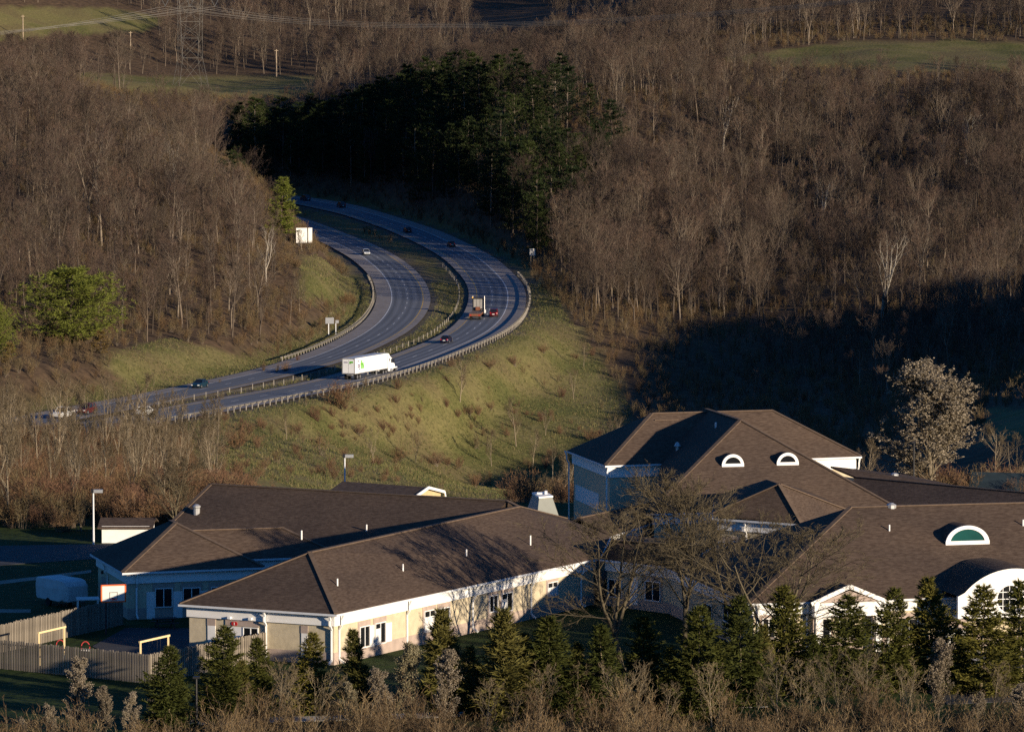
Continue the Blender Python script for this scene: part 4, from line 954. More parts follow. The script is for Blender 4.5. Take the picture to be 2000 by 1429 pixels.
# ---- front classroom wing
A, B, C = (W(657, 1198, EZ), W(350, 1178, EZ), W(1172, 1088, EZ)); Dn = C + (B - A)
Pp, Q = W(605, 1078, 7.0), W(1013, 989, 7.0)
R1, E1 = W(1105, 1012, 4.95), W(1192, 1046, EZ)
r1 = roof([[A, B, Pp], [A, Pp, Q, C], [C, Q, R1, E1], [B, Dn, Q, Pp]])
ridge(r1, A, Pp, Q); ridge(r1, B, Pp); ridge(r1, Q, R1)
walls([xy(A), xy(C), xy(E1), xy(Dn), xy(B)], EZ)
Wp = inset(ccw([xy(A), xy(C), xy(E1), xy(Dn), xy(B)]), .5)
end_f = Face(Wp[4], Wp[0]); side_f = Face(Wp[0], Wp[1])
tri1 = (A, Pp, C)
for px_, py_ in ((659, 1143), (787, 1114), (911, 1085), (1036, 1057)): vent_on(px_, py_, tri1, r1)
for a, b, c, d, bl in ((702, 1223, 720, 1262, None), (732, 1216, 751, 1255, (.5, .75)), (828, 1192, 848, 1231, (.97, .72)), (857, 1187, 876, 1222, (.5, .7)), (955, 1163, 970, 1193, None), (979, 1158, 999, 1192, (.45, .7)), (1069, 1137, 1087, 1162, (.97, .65))):
    side_f.window(a, b, c, d, blind=bl)
for a, b, c, d in ((722, 1220, 730, 1262), (753, 1215, 764, 1252)): side_f.panel(a, b, c, d, M_PANEL, 'white_panel', .06)
for px_ in (793.6, 922, 1036, 1133): side_f.downspout(px_, EZ)
side_f.downspout(661, EZ)
for px_ in (521, 649): end_f.downspout(px_, EZ)
for a, b, c, d in ((406, 1221, 421, 1262), (589, 1236, 601, 1285)): end_f.panel(a, b, c, d, M_PANEL, 'white_panel', .05)
for a, b, c, d in ((405, 1206, 421, 1221), (588, 1221, 602, 1236)): end_f.panel(a, b, c, d, M_MAUVE, 'mauve_panel', .045)
end_f.panel(441, 1210, 506, 1222, M_MAUVE, 'door_lintel', .06)
end_f.panel(447, 1223, 475, 1275, M_PANEL, 'door', .07); end_f.window(477, 1226, 504, 1268, cols=2, surround=False)
t_ = end_f.t(459); z_ = end_f.z(t_, 1217); qs = end_f.p0 + end_f.d * t_
m = MB(); ring = [(end_f.d * (.10 * np.sign(math.cos(a)) + .14 * math.cos(a)), .145 * math.sin(a)) for a in np.linspace(.01, 6.2732, 22)]
ff = [(*(qs + w_ + end_f.n * .10), z_ + v_) for w_, v_ in ring]; bb = [(*(qs + w_ + end_f.n * .065), z_ + v_) for w_, v_ in ring]
n0 = len(m.v); m.v += [tuple(map(float, p)) for p in bb + ff]; k = len(ring); m.f += [[n0 + k + i for i in range(k)]] + [[n0 + i, n0 + (i + 1) % k, n0 + k + (i + 1) % k, n0 + k + i] for i in range(k)]; m.m += [0] * (k + 1)
sgn = m.build('wing_number_sign', M_RED, SCH); sgn['label'] = 'round-ended red sign with a white figure 1'
m = MB(); end_f.slab(m, t_ - .02, z_ - .085, t_ + .02, z_ + .085, .10, .112); end_f.slab(m, t_ - .055, z_ - .09, t_ + .055, z_ - .065, .10, .112); end_f.slab(m, t_ - .05, z_ + .04, t_ - .018, z_ + .07, .10, .112)
m.build('figure', M_METAL, sgn)
for px_, py_ in ((451, 1205), (492, 1207)):
    t_ = end_f.t(px_); z_ = end_f.z(t_, py_); m = MB(); end_f.slab(m, t_ - .12, z_ - .08, t_ + .12, z_ + .08, .14, .32); m.build('wall_light', M_METAL, SCH)
# ---- rear classroom wing (long back roof)
Q2, S2 = W(990, 978, 7.35), W(412, 945, 7.35)
ax = (xy(S2) - xy(Q2)) / np.linalg.norm(xy(S2) - xy(Q2)); nn = np.array([ax[1], -ax[0]]) * (1 if ax[1] * 0 - ax[0] * -1 < 0 else 1)
nn = np.array([-ax[1], ax[0]]);  nn = nn if nn[1] < 0 else -nn
Lq = np.linalg.norm(xy(S2) - xy(Q2)); hw = 7.2
qf, sf = xy(Q2) + nn * hw, xy(S2) + nn * hw + ax * .5; qb, sb = xy(Q2) - nn * hw, xy(S2) - nn * hw + ax * .5
r2 = roof([[pt(qf, EZ), pt(sf, EZ), S2, Q2], [pt(qb, EZ), Q2, S2, pt(sb, EZ)], [pt(sf, EZ), pt(sb, EZ), S2], [pt(qf, EZ), Q2, pt(qb, EZ)]])
ridge(r2, Q2, S2); ridge(r2, S2, pt(sf, EZ)); ridge(r2, Q2, Q)
walls([qf, sf, sb, qb], EZ)
vent_on(716, 1036, (pt(qf, EZ), pt(sf, EZ), S2), r2)
p = on_plane(384, 1002, pt(qf, EZ), pt(sf, EZ), S2); m = MB()
m.tube([(p[0], p[1], p[2] - .3), (p[0], p[1], p[2] + .45)], .28, 10); m.tube([(p[0], p[1], p[2] + .5), (p[0], p[1], p[2] + .62), (p[0], p[1], p[2] + .75)], [.34, .34, .12], 10); m.build('roof_fan', M_ROOFMETAL, r2, smooth=False)
# ---- left wing with the pyramid end
Fc, Gc, Hc = W(240, 1117, EZ), W(177, 1080, EZ), W(515, 1106, EZ); P2 = W(343, 1021, 6.6)
dl = (xy(Gc) - xy(Fc)) / np.linalg.norm(xy(Gc) - xy(Fc)); de = (xy(Hc) - xy(Fc)) / np.linalg.norm(xy(Hc) - xy(Fc))
LB = 12.9; Gb = pt(xy(Fc) + dl * LB, EZ); Hb = pt(xy(Hc) + dl * LB, EZ); P2b = pt(xy(P2) + dl * 1.8, 6.6)
r3 = roof([[Fc, Hc, P2], [Fc, P2, P2b, Gb], [Hc, Hb, P2b, P2], [Gb, P2b, Hb]])
ridge(r3, Fc, P2); ridge(r3, P2, Hc); ridge(r3, P2, P2b)
walls([xy(Fc), xy(Hc), xy(Hb), xy(Gb)], EZ)
Wp = inset(ccw([xy(Fc), xy(Hc), xy(Hb), xy(Gb)]), .5); f3 = Face(Wp[0], Wp[1]); f3l = Face(Wp[3], Wp[0])
for a, b, c, d in ((303.5, 1149, 335, 1184), (358, 1148, 389.5, 1182), (413, 1146, 444, 1180)): f3.window(a, b, c, d)
for a, b, c, d in ((286, 1155, 302, 1211), (338, 1154, 356, 1209), (392, 1153, 408, 1208)): f3.panel(a, b, c, d, M_PANEL, 'white_panel', .05)
f3.downspout(266, EZ); f3l.downspout(212, EZ)
t_ = f3l.t(205); z_ = f3l.z(t_, 1117); m = MB(); f3l.slab(m, t_ - .15, z_ - .12, t_ + .15, z_ + .12, .14, .3); m.build('wall_light', M_DARK, SCH)
f3l.panel(200, 1128, 212, 1200, M_MAUVE, 'door', .05)
# cross roof between the left wing and the rear wing
Ra, Rb = W(372, 1035, 5.6), W(550, 1030, 5.6); hw3 = 3.9; Ra = Ra - np.array([de[0], de[1], 0]) * 1.4
fl_, fr_ = xy(Ra) - dl * hw3, xy(Rb) - dl * hw3 + de * hw3; bl_, br_ = xy(Ra) + dl * hw3, xy(Rb) + dl * hw3 + de * hw3
r4 = roof([[pt(fl_, EZ), pt(fr_, EZ), Rb, Ra], [pt(bl_, EZ), Ra, Rb, pt(br_, EZ)], [pt(fr_, EZ), pt(br_, EZ), Rb]])
ridge(r4, Ra, Rb); ridge(r4, Rb, pt(fr_, EZ)); ridge(r4, Rb, pt(br_, EZ))
walls([fl_, fr_, br_, bl_], EZ)
vent_on(589, 1045, (pt(fr_, EZ), pt(br_, EZ), Rb), r4, .35)
# ---- covered link from the front wing to the hall
E2 = W(1312, 1007, EZ); K1, K2 = W(1130, 1011, 4.95), W(1286, 978, 4.95); E1b, E2b = 2 * K1 - E1, 2 * K2 - E2; E1b[2] = E2b[2] = EZ
r5 = roof([[E1, E2, K2, K1], [E1b, K1, K2, E2b]]); ridge(r5, K1, K2)
Wl = walls([xy(E1), xy(E2), xy(E2b), xy(E1b)], EZ); f5 = Face(inset([xy(E1), xy(E2), xy(E2b), xy(E1b)], .5)[0], inset([xy(E1), xy(E2), xy(E2b), xy(E1b)], .5)[1])
f5.window(1222, 1052, 1246, 1085, surround=True); f5.window(1262, 1040, 1284, 1070)
# ---- low hall between the front wing and the right wing, in shade
J1, J2 = W(1172, 1090, EZ), W(1322, 1108, EZ); J3 = W(1395, 1062, EZ); J4 = W(1230, 1045, EZ); Jk1, Jk2 = W(1195, 1054, 5.3), W(1352, 1066, 5.3)
r6 = roof([[J1, J2, Jk2, Jk1], [J2, J3, Jk2], [J3, J4, Jk1, Jk2], [J4, J1, Jk1]]); ridge(r6, Jk1, Jk2)
walls([xy(J1), xy(J2), xy(J3), xy(J4)], EZ)
Wp = inset(ccw([xy(J1), xy(J2), xy(J3), xy(J4)]), .5); f6 = Face(Wp[0], Wp[1])
f6.window(1190, 1132, 1215, 1165, surround=False); f6.panel(1232, 1128, 1246, 1180, M_PANEL, 'white_panel', .05); f6.window(1262, 1136, 1290, 1172, surround=True)
# ---- gymnasium
GE = 7.5
Gc_, Gl_, Gr_ = W(1183, 908, GE), W(1108, 879, GE), W(1682, 890, GE); Gr1, Gr2 = W(1273, 807, 11.35), W(1508, 801, 11.35); Gbk = Gr_ + (Gl_ - Gc_)
r7 = roof([[Gc_, Gr_, Gr2, Gr1], [Gc_, Gr1, Gl_], [Gl_, Gr1, Gr2, Gbk], [Gr_, Gbk, Gr2]])
ridge(r7, Gc_, Gr1, Gr2, Gr_)
walls([xy(Gc_), xy(Gr_), xy(Gbk), xy(Gl_)], GE, fh=1.15)
Wp = inset(ccw([xy(Gc_), xy(Gr_), xy(Gbk), xy(Gl_)]), .5)
gf = Face(Wp[0], Wp[1]); gl = Face(Wp[3], Wp[0]); gf.downspout(1184, GE); gl.downspout(1113, GE)
gf.downspout(1675, GE, z0=5.4)
gl.panel(1125, 955, 1170, 985, M_PANEL, 'white_panel', .06)
trg = (Gc_, Gr_, Gr1)
m = MB(); q0, q1 = on_plane(1278, 821, *trg), on_plane(1324, 820, *trg); q0[2] += .05; q1[2] += .05; m.bar(q0, q1, .3, .08); m.build('roof_patch', M_RIDGE, r7)
p = on_plane(1324, 880, *trg)
# ---- main hall: tall hipped roof with two half-round dormers
HE = 4.8
M0, M1 = W(1390, 802, 11.5), W(1446, 820, 11.5); am = (xy(M1) - xy(M0)) / np.linalg.norm(xy(M1) - xy(M0)); bm_ = np.array([-am[1], am[0]]); bm_ = bm_ if bm_[0] > 0 else -bm_
hwm = 10.8; cf = xy(M1) + am * hwm; FL, FR = pt(cf - bm_ * hwm, HE), pt(cf + bm_ * hwm, HE); BL, BR = W(1292, 906, 7.5), pt(xy(M0) + bm_ * hwm - am * 4, HE); M0b = pt(xy(M0) - am * 2, 11.5)
r8 = roof([[FL, FR, M1], [FL, M1, M0b, BL], [FR, BR, M0b, M1]])
ridge(r8, M0b, M1, FR); ridge(r8, M1, FL)
walls([xy(FL), xy(FR), xy(BR), xy(BL)], HE, fh=1.0)
trm = (FL, FR, M1)
m = MB(); q = on_plane(1398, 836, FL, M1, BL); m.tube([(q[0], q[1], q[2] - .3), (q[0], q[1], q[2] + .5)], .09, 8); m.build('vent_pipe', M_METAL, r8)
q = on_plane(1323, 880, FL, M1, BL); m = MB(); m.tube([(q[0], q[1], q[2] - .3), (q[0], q[1], q[2] + .4)], .16, 10); m.tube([(q[0], q[1], q[2] + .42), (q[0], q[1], q[2] + .75)], [.3, .12], 10); m.build('roof_fan', M_ROOFMETAL, r8)
def half_round_dormer(px, py, tri, rad, glass, parent=None, rise=1.0, wide=.16, slope_back=None):
    """half-round window standing on a roof slope; px, py = middle of its sill in the photo"""
    a, b, c = tri; p = on_plane(px, py, *tri); e = xy(b) - xy(a); e = e / np.linalg.norm(e); n = np.array([e[1], -e[0]])
    zf = plane_z(*tri); g = abs(zf(*(xy(p) - n)) - zf(*xy(p))); dep = (rad * rise + .1) / g + .15
    root_p = p + np.array([0, 0, .02]); K = 20
    arc = [(math.cos(t), math.sin(t)) for t in np.linspace(math.pi, 0, K + 1)]
    def ringpt(r_, k, o, zz=0.0): u, v = arc[k]; q_ = xy(p) + e * (u * r_) + n * o; return (q_[0], q_[1], root_p[2] + v * r_ * rise + zz)
    m = MB()                               # shingled barrel running back into the slope
    for k in range(K): m.face([ringpt(rad * 1.02, k, .02), ringpt(rad * 1.02, k, -dep), ringpt(rad * 1.02, k + 1, -dep), ringpt(rad * 1.02, k + 1, .02)])
    dm = m.build('dormer', M_SHINGLE, SCH, smooth=True)
    m = MB(); ri = rad - wide * 1.3
    for k in range(K):
        m.hexa([ringpt(ri, k, .0), ringpt(rad * 1.05, k, .0), ringpt(rad * 1.05, k + 1, .0), ringpt(ri, k + 1, .0)], [ringpt(ri, k, .12), ringpt(rad * 1.05, k, .12), ringpt(rad * 1.05, k + 1, .12), ringpt(ri, k + 1, .12)])
    q0, q1 = xy(p) - e * rad * 1.05, xy(p) + e * rad * 1.05
    m.hexa([(*(q0 + n * .13), root_p[2] - .12), (*(q1 + n * .13), root_p[2] - .12), (*q1, root_p[2] - .12), (*q0, root_p[2] - .12)], [(*(q0 + n * .13), root_p[2] + wide), (*(q1 + n * .13), root_p[2] + wide), (*q1, root_p[2] + wide), (*q0, root_p[2] + wide)])
    m.build('window_frame', M_METAL, dm)
    m = MB(); m.face([ringpt(ri + .02, k, .04) for k in range(K + 1)][::-1]); m.build('pane', glass, dm)
    return dm
half_round_dormer(1431, 909, trm, .92, M_GLASS); half_round_dormer(1538, 906, trm, .92, M_GLASS)
# entrance bay in front of the main hall
BE = 5.6
Ja, Jl, Jr, Jt = W(1566, 1022, BE), W(1392, 1002, BE + .35), W(1652, 995, BE), W(1522, 945, 8.4)
Jtb = W(1497, 936, 8.4); Jl2, Jr2 = pt(xy(Jl) + np.array([1.0, 17.0]), BE), pt(xy(Jr) + np.array([-1.5, 14.0]), BE)
r9 = roof([[Jl, Ja, Jt], [Ja, Jr, Jt], [Jl, Jt, Jtb, Jl2], [Jr, Jr2, Jtb, Jt], [Jl2, Jtb, Jr2]])
ridge(r9, Ja, Jt); ridge(r9, Jt, Jl); ridge(r9, Jt, Jr)
walls([xy(Jl), xy(Ja), xy(Jr), xy(Jr2), xy(Jl2)], BE, fh=1.0)
Wp = inset(ccw([xy(Jl), xy(Ja), xy(Jr), xy(Jr2), xy(Jl2)]), .5); bf = Face(Wp[0], Wp[1])
for a, c in ((1405, 1425), (1432, 1452), (1500, 1522), (1530, 1550)): bf.window(a, 1058, c, 1095, surround=True)
bf.downspout(1459, BE); bf.downspout(1560, BE)
# ---- right wing with the arched entrance
RC, RE_, RB = W(1463, 1177, EZ), W(1759, 1168, EZ), W(1341, 1144, EZ)
er = (xy(RE_) - xy(RC)) / np.linalg.norm(xy(RE_) - xy(RC)); er = np.array([math.cos(math.radians(13.5)), math.sin(math.radians(13.5))]); nr = np.array([-er[1], er[0]])
LEN = 40.0; RR2 = xy(RC) + er * LEN; k1 = W(1661, 990, 9.1); wr = float((xy(k1) - xy(RC)) @ nr); k2 = pt(xy(k1) + er * (LEN - 2 * wr), 9.1)
RBk, RRb = xy(RC) + nr * 2 * wr, RR2 + nr * 2 * wr
r10 = roof([[RC, pt(RR2, EZ), k2, k1], [RC, k1, pt(RBk, EZ)], [pt(RBk, EZ), k1, k2, pt(RRb, EZ)], [pt(RR2, EZ), pt(RRb, EZ), k2]])
ridge(r10, RC, k1, k2)
walls([xy(RC), RR2, RRb, RBk], EZ)
Wp = inset(ccw([xy(RC), RR2, RRb, RBk]), .5); rf = Face(Wp[0], Wp[1]); rl = Face(Wp[3], Wp[0])
trr = (RC, pt(RR2, EZ), k1)
vent_on(1737, 1036, trr, r10, .45); vent_on(1998, 1026, trr, r10, .45)
half_round_dormer(1889, 1061, trr, 1.62, M_TEAL, rise=.78, wide=.2)
for a, c in ((1490, 1512), (1530, 1552), (1592, 1620), (1640, 1664), (1690, 1714), (1760, 1790)): rf.window(a, 1208, c, 1245, surround=True)
for px_ in (1480, 1575, 1735): rf.downspout(px_, EZ)
for a, c in ((1375, 1392), (1415, 1432)): rl.window(a, 1180, c, 1214, surround=False)
# gable over the side entrance
def gable(px, py_top, half, proj, zt, z0):
    t = rf.t(px, 4); q = rf.p0 + rf.d * t; n = rf.n; zb = EZ - .1
    a0, a1 = q - rf.d * half + n * proj, q + rf.d * half + n * proj; top = q + n * proj; bk = q - n * 4.5
    g = roof([[(*(a0 - rf.d * .2), zb), (*(top), zt), (*bk, zt), (*(a0 - rf.d * .2 - n * (proj + .8)), zb)], [(*(a1 + rf.d * .2), zb), (*(a1 + rf.d * .2 - n * (proj + .8)), zb), (*bk, zt), (*top, zt)]])
    m = MB(); u = n * .02
    def tri_(ins, o): return [(*(a0 + rf.d * ins + n * o), zb + .02), (*(a1 - rf.d * ins + n * o), zb + .02), (*(top + n * o), zt - .18 - ins * .45)]
    m.hexa([tri_(.3, -.25)[k] for k in (0, 1, 2)], [tri_(.3, -.05)[k] for k in (0, 1, 2)]); m.build('gable_wall', M_MAUVE, SCH)
    for s0, s1 in (((*(a0 - rf.d * .25 + n * .03), zb - .05), (*(top + n * .03), zt)), ((*(top + n * .03), zt), (*(a1 + rf.d * .25 + n * .03), zb - .05))):
        m = MB(); m.bar(s0, s1, .1, .3); m.build('rake_board', M_FASCIA, SCH)
    m = MB(); m.hexa([(*a0, EZ - 1.1), (*a1, EZ - 1.1), (*(a1 - n * (proj + .1)), EZ - 1.1), (*(a0 - n * (proj + .1)), EZ - 1.1)], [(*a0, zb), (*a1, zb), (*(a1 - n * (proj + .1)), zb), (*(a0 - n * (proj + .1)), zb)]); m.build('fascia', M_FASCIA, SCH)
    for s_ in (-1, 1):
        c_ = q + rf.d * s_ * (half - .35) + n * (proj - .3); m = MB(); m.box((c_[0], c_[1], 1.25), (.45, .45, 2.9), math.atan2(rf.d[1], rf.d[0])); m.build('column', M_PANEL, SCH)
gable(1650, 1143, 2.6, 1.1, 4.75, 0)
# white arched portico
t_ = rf.t(1975, 4) - .95; qa = rf.p0 + rf.d * t_ + rf.n * 3.2; e, n = rf.d, rf.n; hwid, zs, zt_, zb_ = 4.25, 4.05, 5.95, 2.45; K = 24
Rr = (3.75 ** 2 + (zt_ - zs - .25) ** 2) / (2 * (zt_ - zs - .25)); zc_ = zt_ - Rr; th0 = math.asin(3.75 / Rr)
outline = [(-hwid, zb_), (hwid, zb_), (hwid, zs)] + [(Rr * math.sin(t), zc_ + Rr * math.cos(t)) for t in np.linspace(th0, -th0, K)] + [(-hwid, zs)]
cw_, rw = (-.3, 3.75), .98
hole = [(cw_[0] + rw * math.cos(t), cw_[1] + rw * math.sin(t)) for t in np.linspace(0, 2 * math.pi, 33)[:-1]]
def P_(u, z, o): q_ = qa + e * u + n * o; return (q_[0], q_[1], z)
def ray_out(c, ang):                       # distance from c to the outline along ang
    best = 1e9; dx, dy = math.cos(ang), math.sin(ang)
    for i in range(len(outline)):
        (x0, y0), (x1, y1) = outline[i], outline[(i + 1) % len(outline)]; ex, ey = x1 - x0, y1 - y0; det = dx * -ey + dy * ex
        if abs(det) < 1e-9: continue
        s_ = ((x0 - c[0]) * -ey + (y0 - c[1]) * ex) / det; u_ = (dx * (y0 - c[1]) - dy * (x0 - c[0])) / det
        if s_ > 0 and -1e-6 <= u_ <= 1 + 1e-6: best = min(best, s_)
    return best
NA = 160; m = MB()
angs = sorted(set([2 * math.pi * i / NA for i in range(NA)] + [math.atan2(y - cw_[1], x - cw_[0]) % (2 * math.pi) for x, y in outline]))
inn = [(cw_[0] + rw * math.cos(a), cw_[1] + rw * math.sin(a)) for a in angs]; outp = [(cw_[0] + ray_out(cw_, a) * math.cos(a), cw_[1] + ray_out(cw_, a) * math.sin(a)) for a in angs]
for i in range(len(angs)):
    j = (i + 1) % len(angs)
    m.face([P_(*inn[i], 0), P_(*outp[i], 0), P_(*outp[j], 0), P_(*inn[j], 0)])
    m.face([P_(*inn[i], -.3), P_(*inn[j], -.3), P_(*outp[j], -.3), P_(*outp[i], -.3)])
    m.face([P_(*inn[i], 0), P_(*inn[j], 0), P_(*inn[j], -.3), P_(*inn[i], -.3)])
    m.face([P_(*outp[i], 0), P_(*outp[i], -.3), P_(*outp[j], -.3), P_(*outp[j], 0)])
po = m.build('arched_front', M_FASCIA, SCH); po['label'] = 'white arched portico front with a round window'
m = MB()
for i in range(2, len(outline) - 0):
    a_, b_ = outline[i % len(outline)], outline[(i + 1) % len(outline)]
    if i >= len(outline) - 1: break
    m.face([P_(a_[0], a_[1] + .03, .06), P_(b_[0], b_[1] + .03, .06), P_(b_[0], b_[1] + .03, -6.5), P_(a_[0], a_[1] + .03, -6.5)])
m.build('barrel_roof', M_SHINGLE, SCH)
m = MB(); m.face([P_(cw_[0] + rw * math.cos(t), cw_[1] + rw * math.sin(t), -.22) for t in np.linspace(0, 2 * math.pi, 33)[:-1]]); rwn = m.build('round_window', M_GLASS, SCH)
for u in (-.5, 0, .5):
    h_ = math.sqrt(rw * rw - u * u * .96) * .98; m = MB(); m.bar(P_(cw_[0] + u, cw_[1] - h_, -.18), P_(cw_[0] + u, cw_[1] + h_, -.18), .05); m.build('glazing_bar', M_METAL, rwn)
    m = MB(); m.bar(P_(cw_[0] - h_, cw_[1] + u, -.18), P_(cw_[0] + h_, cw_[1] + u, -.18), .05); m.build('glazing_bar', M_METAL, rwn)
m = MB(); ar = math.atan2(e[1], e[0])
for u in (-hwid + .35, hwid - .35):
    for o in (-.3, -2.6):
        q_ = P_(u, 0, o); m = MB(); m.box((q_[0], q_[1], .75), (.62, .62, 1.7), ar); m.build('column', M_PANEL, SCH); m = MB(); m.box((q_[0], q_[1], 2.02), (.6, .6, .86), ar); m.build('column_head', M_MAUVE, SCH)
m = MB(); m.hexa([P_(-hwid, zb_ - .02, -.32), P_(hwid, zb_ - .02, -.32), P_(hwid, zb_ - .02, -3.0), P_(-hwid, zb_ - .02, -3.0)][::-1], [P_(-hwid, zb_ + .1, -.32), P_(hwid, zb_ + .1, -.32), P_(hwid, zb_ + .1, -3.0), P_(-hwid, zb_ + .1, -3.0)][::-1]); m.build('portico_ceiling', M_PANEL, SCH)
# ---- low rear roof on the right, behind the main hall
T1, T2 = W(1676, 932, 6.3), W(2060, 967, 6.3); at_ = (xy(T2) - xy(T1)) / np.linalg.norm(xy(T2) - xy(T1)); nt_ = np.array([-at_[1], at_[0]]); nt_ = nt_ if nt_[1] < 0 else -nt_
V1, V2, V3 = W(1622, 910, 7.0), W(1772, 927, 6.0), W(1892, 953, 5.7)
r11 = roof([[T1, T2, pt(xy(T2) + nt_ * 6.5, 4.0), pt(xy(T1) + nt_ * 6.5, 4.0)], [T1 + np.array([0, 0, -.03]), V1, V2, V3]]); ridge(r11, T1, T2)
walls([xy(T1) + nt_ * 6.3, xy(T2) + nt_ * 6.3, xy(T2) - nt_ * 4, xy(T1) - nt_ * 4], 4.0, fascia=False, gutter=False)
p = on_plane(1747, 938, T1, V1, V2); m = MB(); m.box((p[0], p[1], p[2] + .15), (.55, .55, .6)); m.tube([(p[0], p[1], p[2] + .4), (p[0], p[1], p[2] + .58), (p[0], p[1], p[2] + .68)], [.36, .36, .15], 10); m.build('roof_fan', M_ROOFMETAL, r11)
q = on_plane(1750, 983, RC, pt(RR2, EZ), k1); q = pt(xy(k1) + er * 3.2, 9.0); m = MB(); m.tube([(q[0], q[1], 8.7), (q[0], q[1], 9.2), (q[0], q[1], 9.35)], [.38, .38, .12], 10); m.build('roof_fan', M_ROOFMETAL, r10)
# ================================================================== ROADSIDE
M_POST = mat('weathered_post', (.27, .245, .205), .85, .15, 2, coord='World', rand=.15)
M_RAIL = mat('weathered_rail', (.19, .175, .145), .6, .2, 1.5, metal=.2, coord='World')
M_WOODPOLE = mat('utility_pole_wood', (.34, .27, .19), .9, .2, 2)
M_STEEL = mat('lattice_steel', (.115, .108, .095), .6, .15, 2)
M_WIRE = mat('wire', (.17, .158, .14), .5, .1, 2)
M_SIGNBACK = mat('sign_back', (.20, .21, .23), .5, .1, 1)
M_SIGNWHITE = mat('sign_white', (.60, .59, .56), .6, .06, .6)
M_BLACK = mat('black_paint', (.015, .015, .017), .5, .2, 3)
def guardrail(R_, off, i0, i1, gap, label, side, post_h=.82, blocks=True):
    root = empty('guardrail', tuple(R_.at(i0, off)), label=label, cat='guardrail')
    L0 = np.array(root.location)
    n = int((i1 - i0) * 3 / gap) + 1
    p_me = MB(); p_me.box((0, 0, post_h / 2 - .15), (.17, .14, post_h + .3)); pm = p_me.mesh('guardrail_post', M_POST)
    b_me = MB(); b_me.box((.0, -.2 * side, post_h - .2), (.16, .26, .3)); bm2 = b_me.mesh('guardrail_block', M_POST)
    for k in range(n):
        i = i0 + (i1 - i0) * k / (n - 1); q = R_.at(i, off); h = R_.heading(i)
        po = link('post', pm, root, q - L0, (0, 0, h))
        if blocks: link('block', bm2, po)
    # W-shaped rail on the traffic side
    prof = [(-.02, .72), (.04, .67), (-.02, .63), (-.02, .58), (.04, .53), (-.02, .48)]; rows = []
    ns = max(2, int((i1 - i0) * 1.0))
    for i in np.linspace(i0, i1, ns + 1): rows.append([R_.at(i, off - (.36 * side if blocks else .12 * side) - u * side, z + (post_h - .78)) - L0 for u, z in prof])
    V = np.array(rows).reshape(-1, 3); f = [[a * 6 + b, (a + 1) * 6 + b, (a + 1) * 6 + b + 1, a * 6 + b + 1] for a in range(ns) for b in range(5)]
    o = link('rail', np_mesh('rail', V, np.array(f), [M_RAIL]), root); md = o.modifiers.new('thick', 'SOLIDIFY'); md.thickness = .02
    return root
guardrail(RR, RR_HI + .75, RR.near(60, 868, RR_HI), RR.near(1003, 540, RR_HI), 2.6, 'long guardrail on pale posts along the outer edge of the near carriageway', 1)
guardrail(RL, RL_LO - .55, RL.near(560, 706, RL_LO), RL.near(722, 545, RL_LO), 2.4, 'guardrail along the inner edge of the far carriageway below the cut', -1)
# cable barrier in the median
ri0, ri1 = RR.near(330, 800, RR_LO), RR.near(880, 520, RR_LO)
cb = empty('cable_barrier', tuple(RR.at(ri0, RR_LO - 2.2)), label='cable barrier on slim white posts in the grassy median', cat='barrier')
pm = MB(); pm.box((0, 0, .4), (.13, .1, 1.3)); pm = pm.mesh('cable_post', M_POST); L0 = np.array(cb.location); n = int((ri1 - ri0) * 3 / 4.9)
for k in range(n + 1):
    q = RR.at(ri0 + (ri1 - ri0) * k / n, RR_LO - 2.2); q[2] = ground_z(q[0], q[1]); link('post', pm, cb, q - L0)
for zz in (.55, .72, .88):
    m = MB(); m.tube([RR.at(ri0 + (ri1 - ri0) * k / n, RR_LO - 2.27, zz - .3) for k in range(n + 1)], .02, 3); m.build('cable', M_RAIL, cb)
# ---- signs
def face_cam(p): return math.atan2(-p[0], p[1])
g_ = G(598, 484, 900); root = empty('roadside_board', tuple(g_), math.radians(24), label='large white two-panel board at the edge of the left wood beside the highway', cat='sign')
s_ = g_[1] / F
for a, b in ((-21, 2.0), (4.2, 12.5)):
    m = MB(); m.box(((a + b) / 2 * s_, 0, (484 - 459.5) * s_), ((b - a) * s_, .12, 29 * s_)); m.build('panel', M_SIGNWHITE, root, world=False)
for a in (-15, 3.1, 9): m = MB(); m.box((a * s_, .2, 15 * s_), (.2, .2, 32 * s_)); m.build('post', M_DARK, root, world=False)
g_ = G(642, 656, 800); s_ = g_[1] / F; root = empty('road_sign', tuple(g_), math.radians(14), label='larger grey sign back on posts beside the inner guardrail', cat='sign', group='sign backs by the inner guardrail')
m = MB(); m.box((2 * s_, 0, 30 * s_), (17 * s_, .04, 12 * s_)); m.build('panel', M_SIGNBACK, root, world=False)
for a in (-4, 7.5): m = MB(); m.box((a * s_, .06, 30 * s_), (.1, .05, 12.2 * s_)); m.build('brace', M_GUTTER, root, world=False)
m = MB(); m.box((0, .05, 15 * s_), (.16, .12, 36 * s_)); m.build('post', M_GUTTER, root, world=False)
g_ = G(656, 653, 800); root = empty('road_sign', tuple(g_), math.radians(14), label='smaller grey sign back on one post beside the inner guardrail', cat='sign', group='sign backs by the inner guardrail')
m = MB(); m.box((2.5 * s_, 0, 25 * s_), (6.5 * s_, .04, 6 * s_)); m.build('panel', M_SIGNBACK, root, world=False); m = MB(); m.box((0, .05, 13 * s_), (.14, .12, 30 * s_)); m.build('post', M_GUTTER, root, world=False)
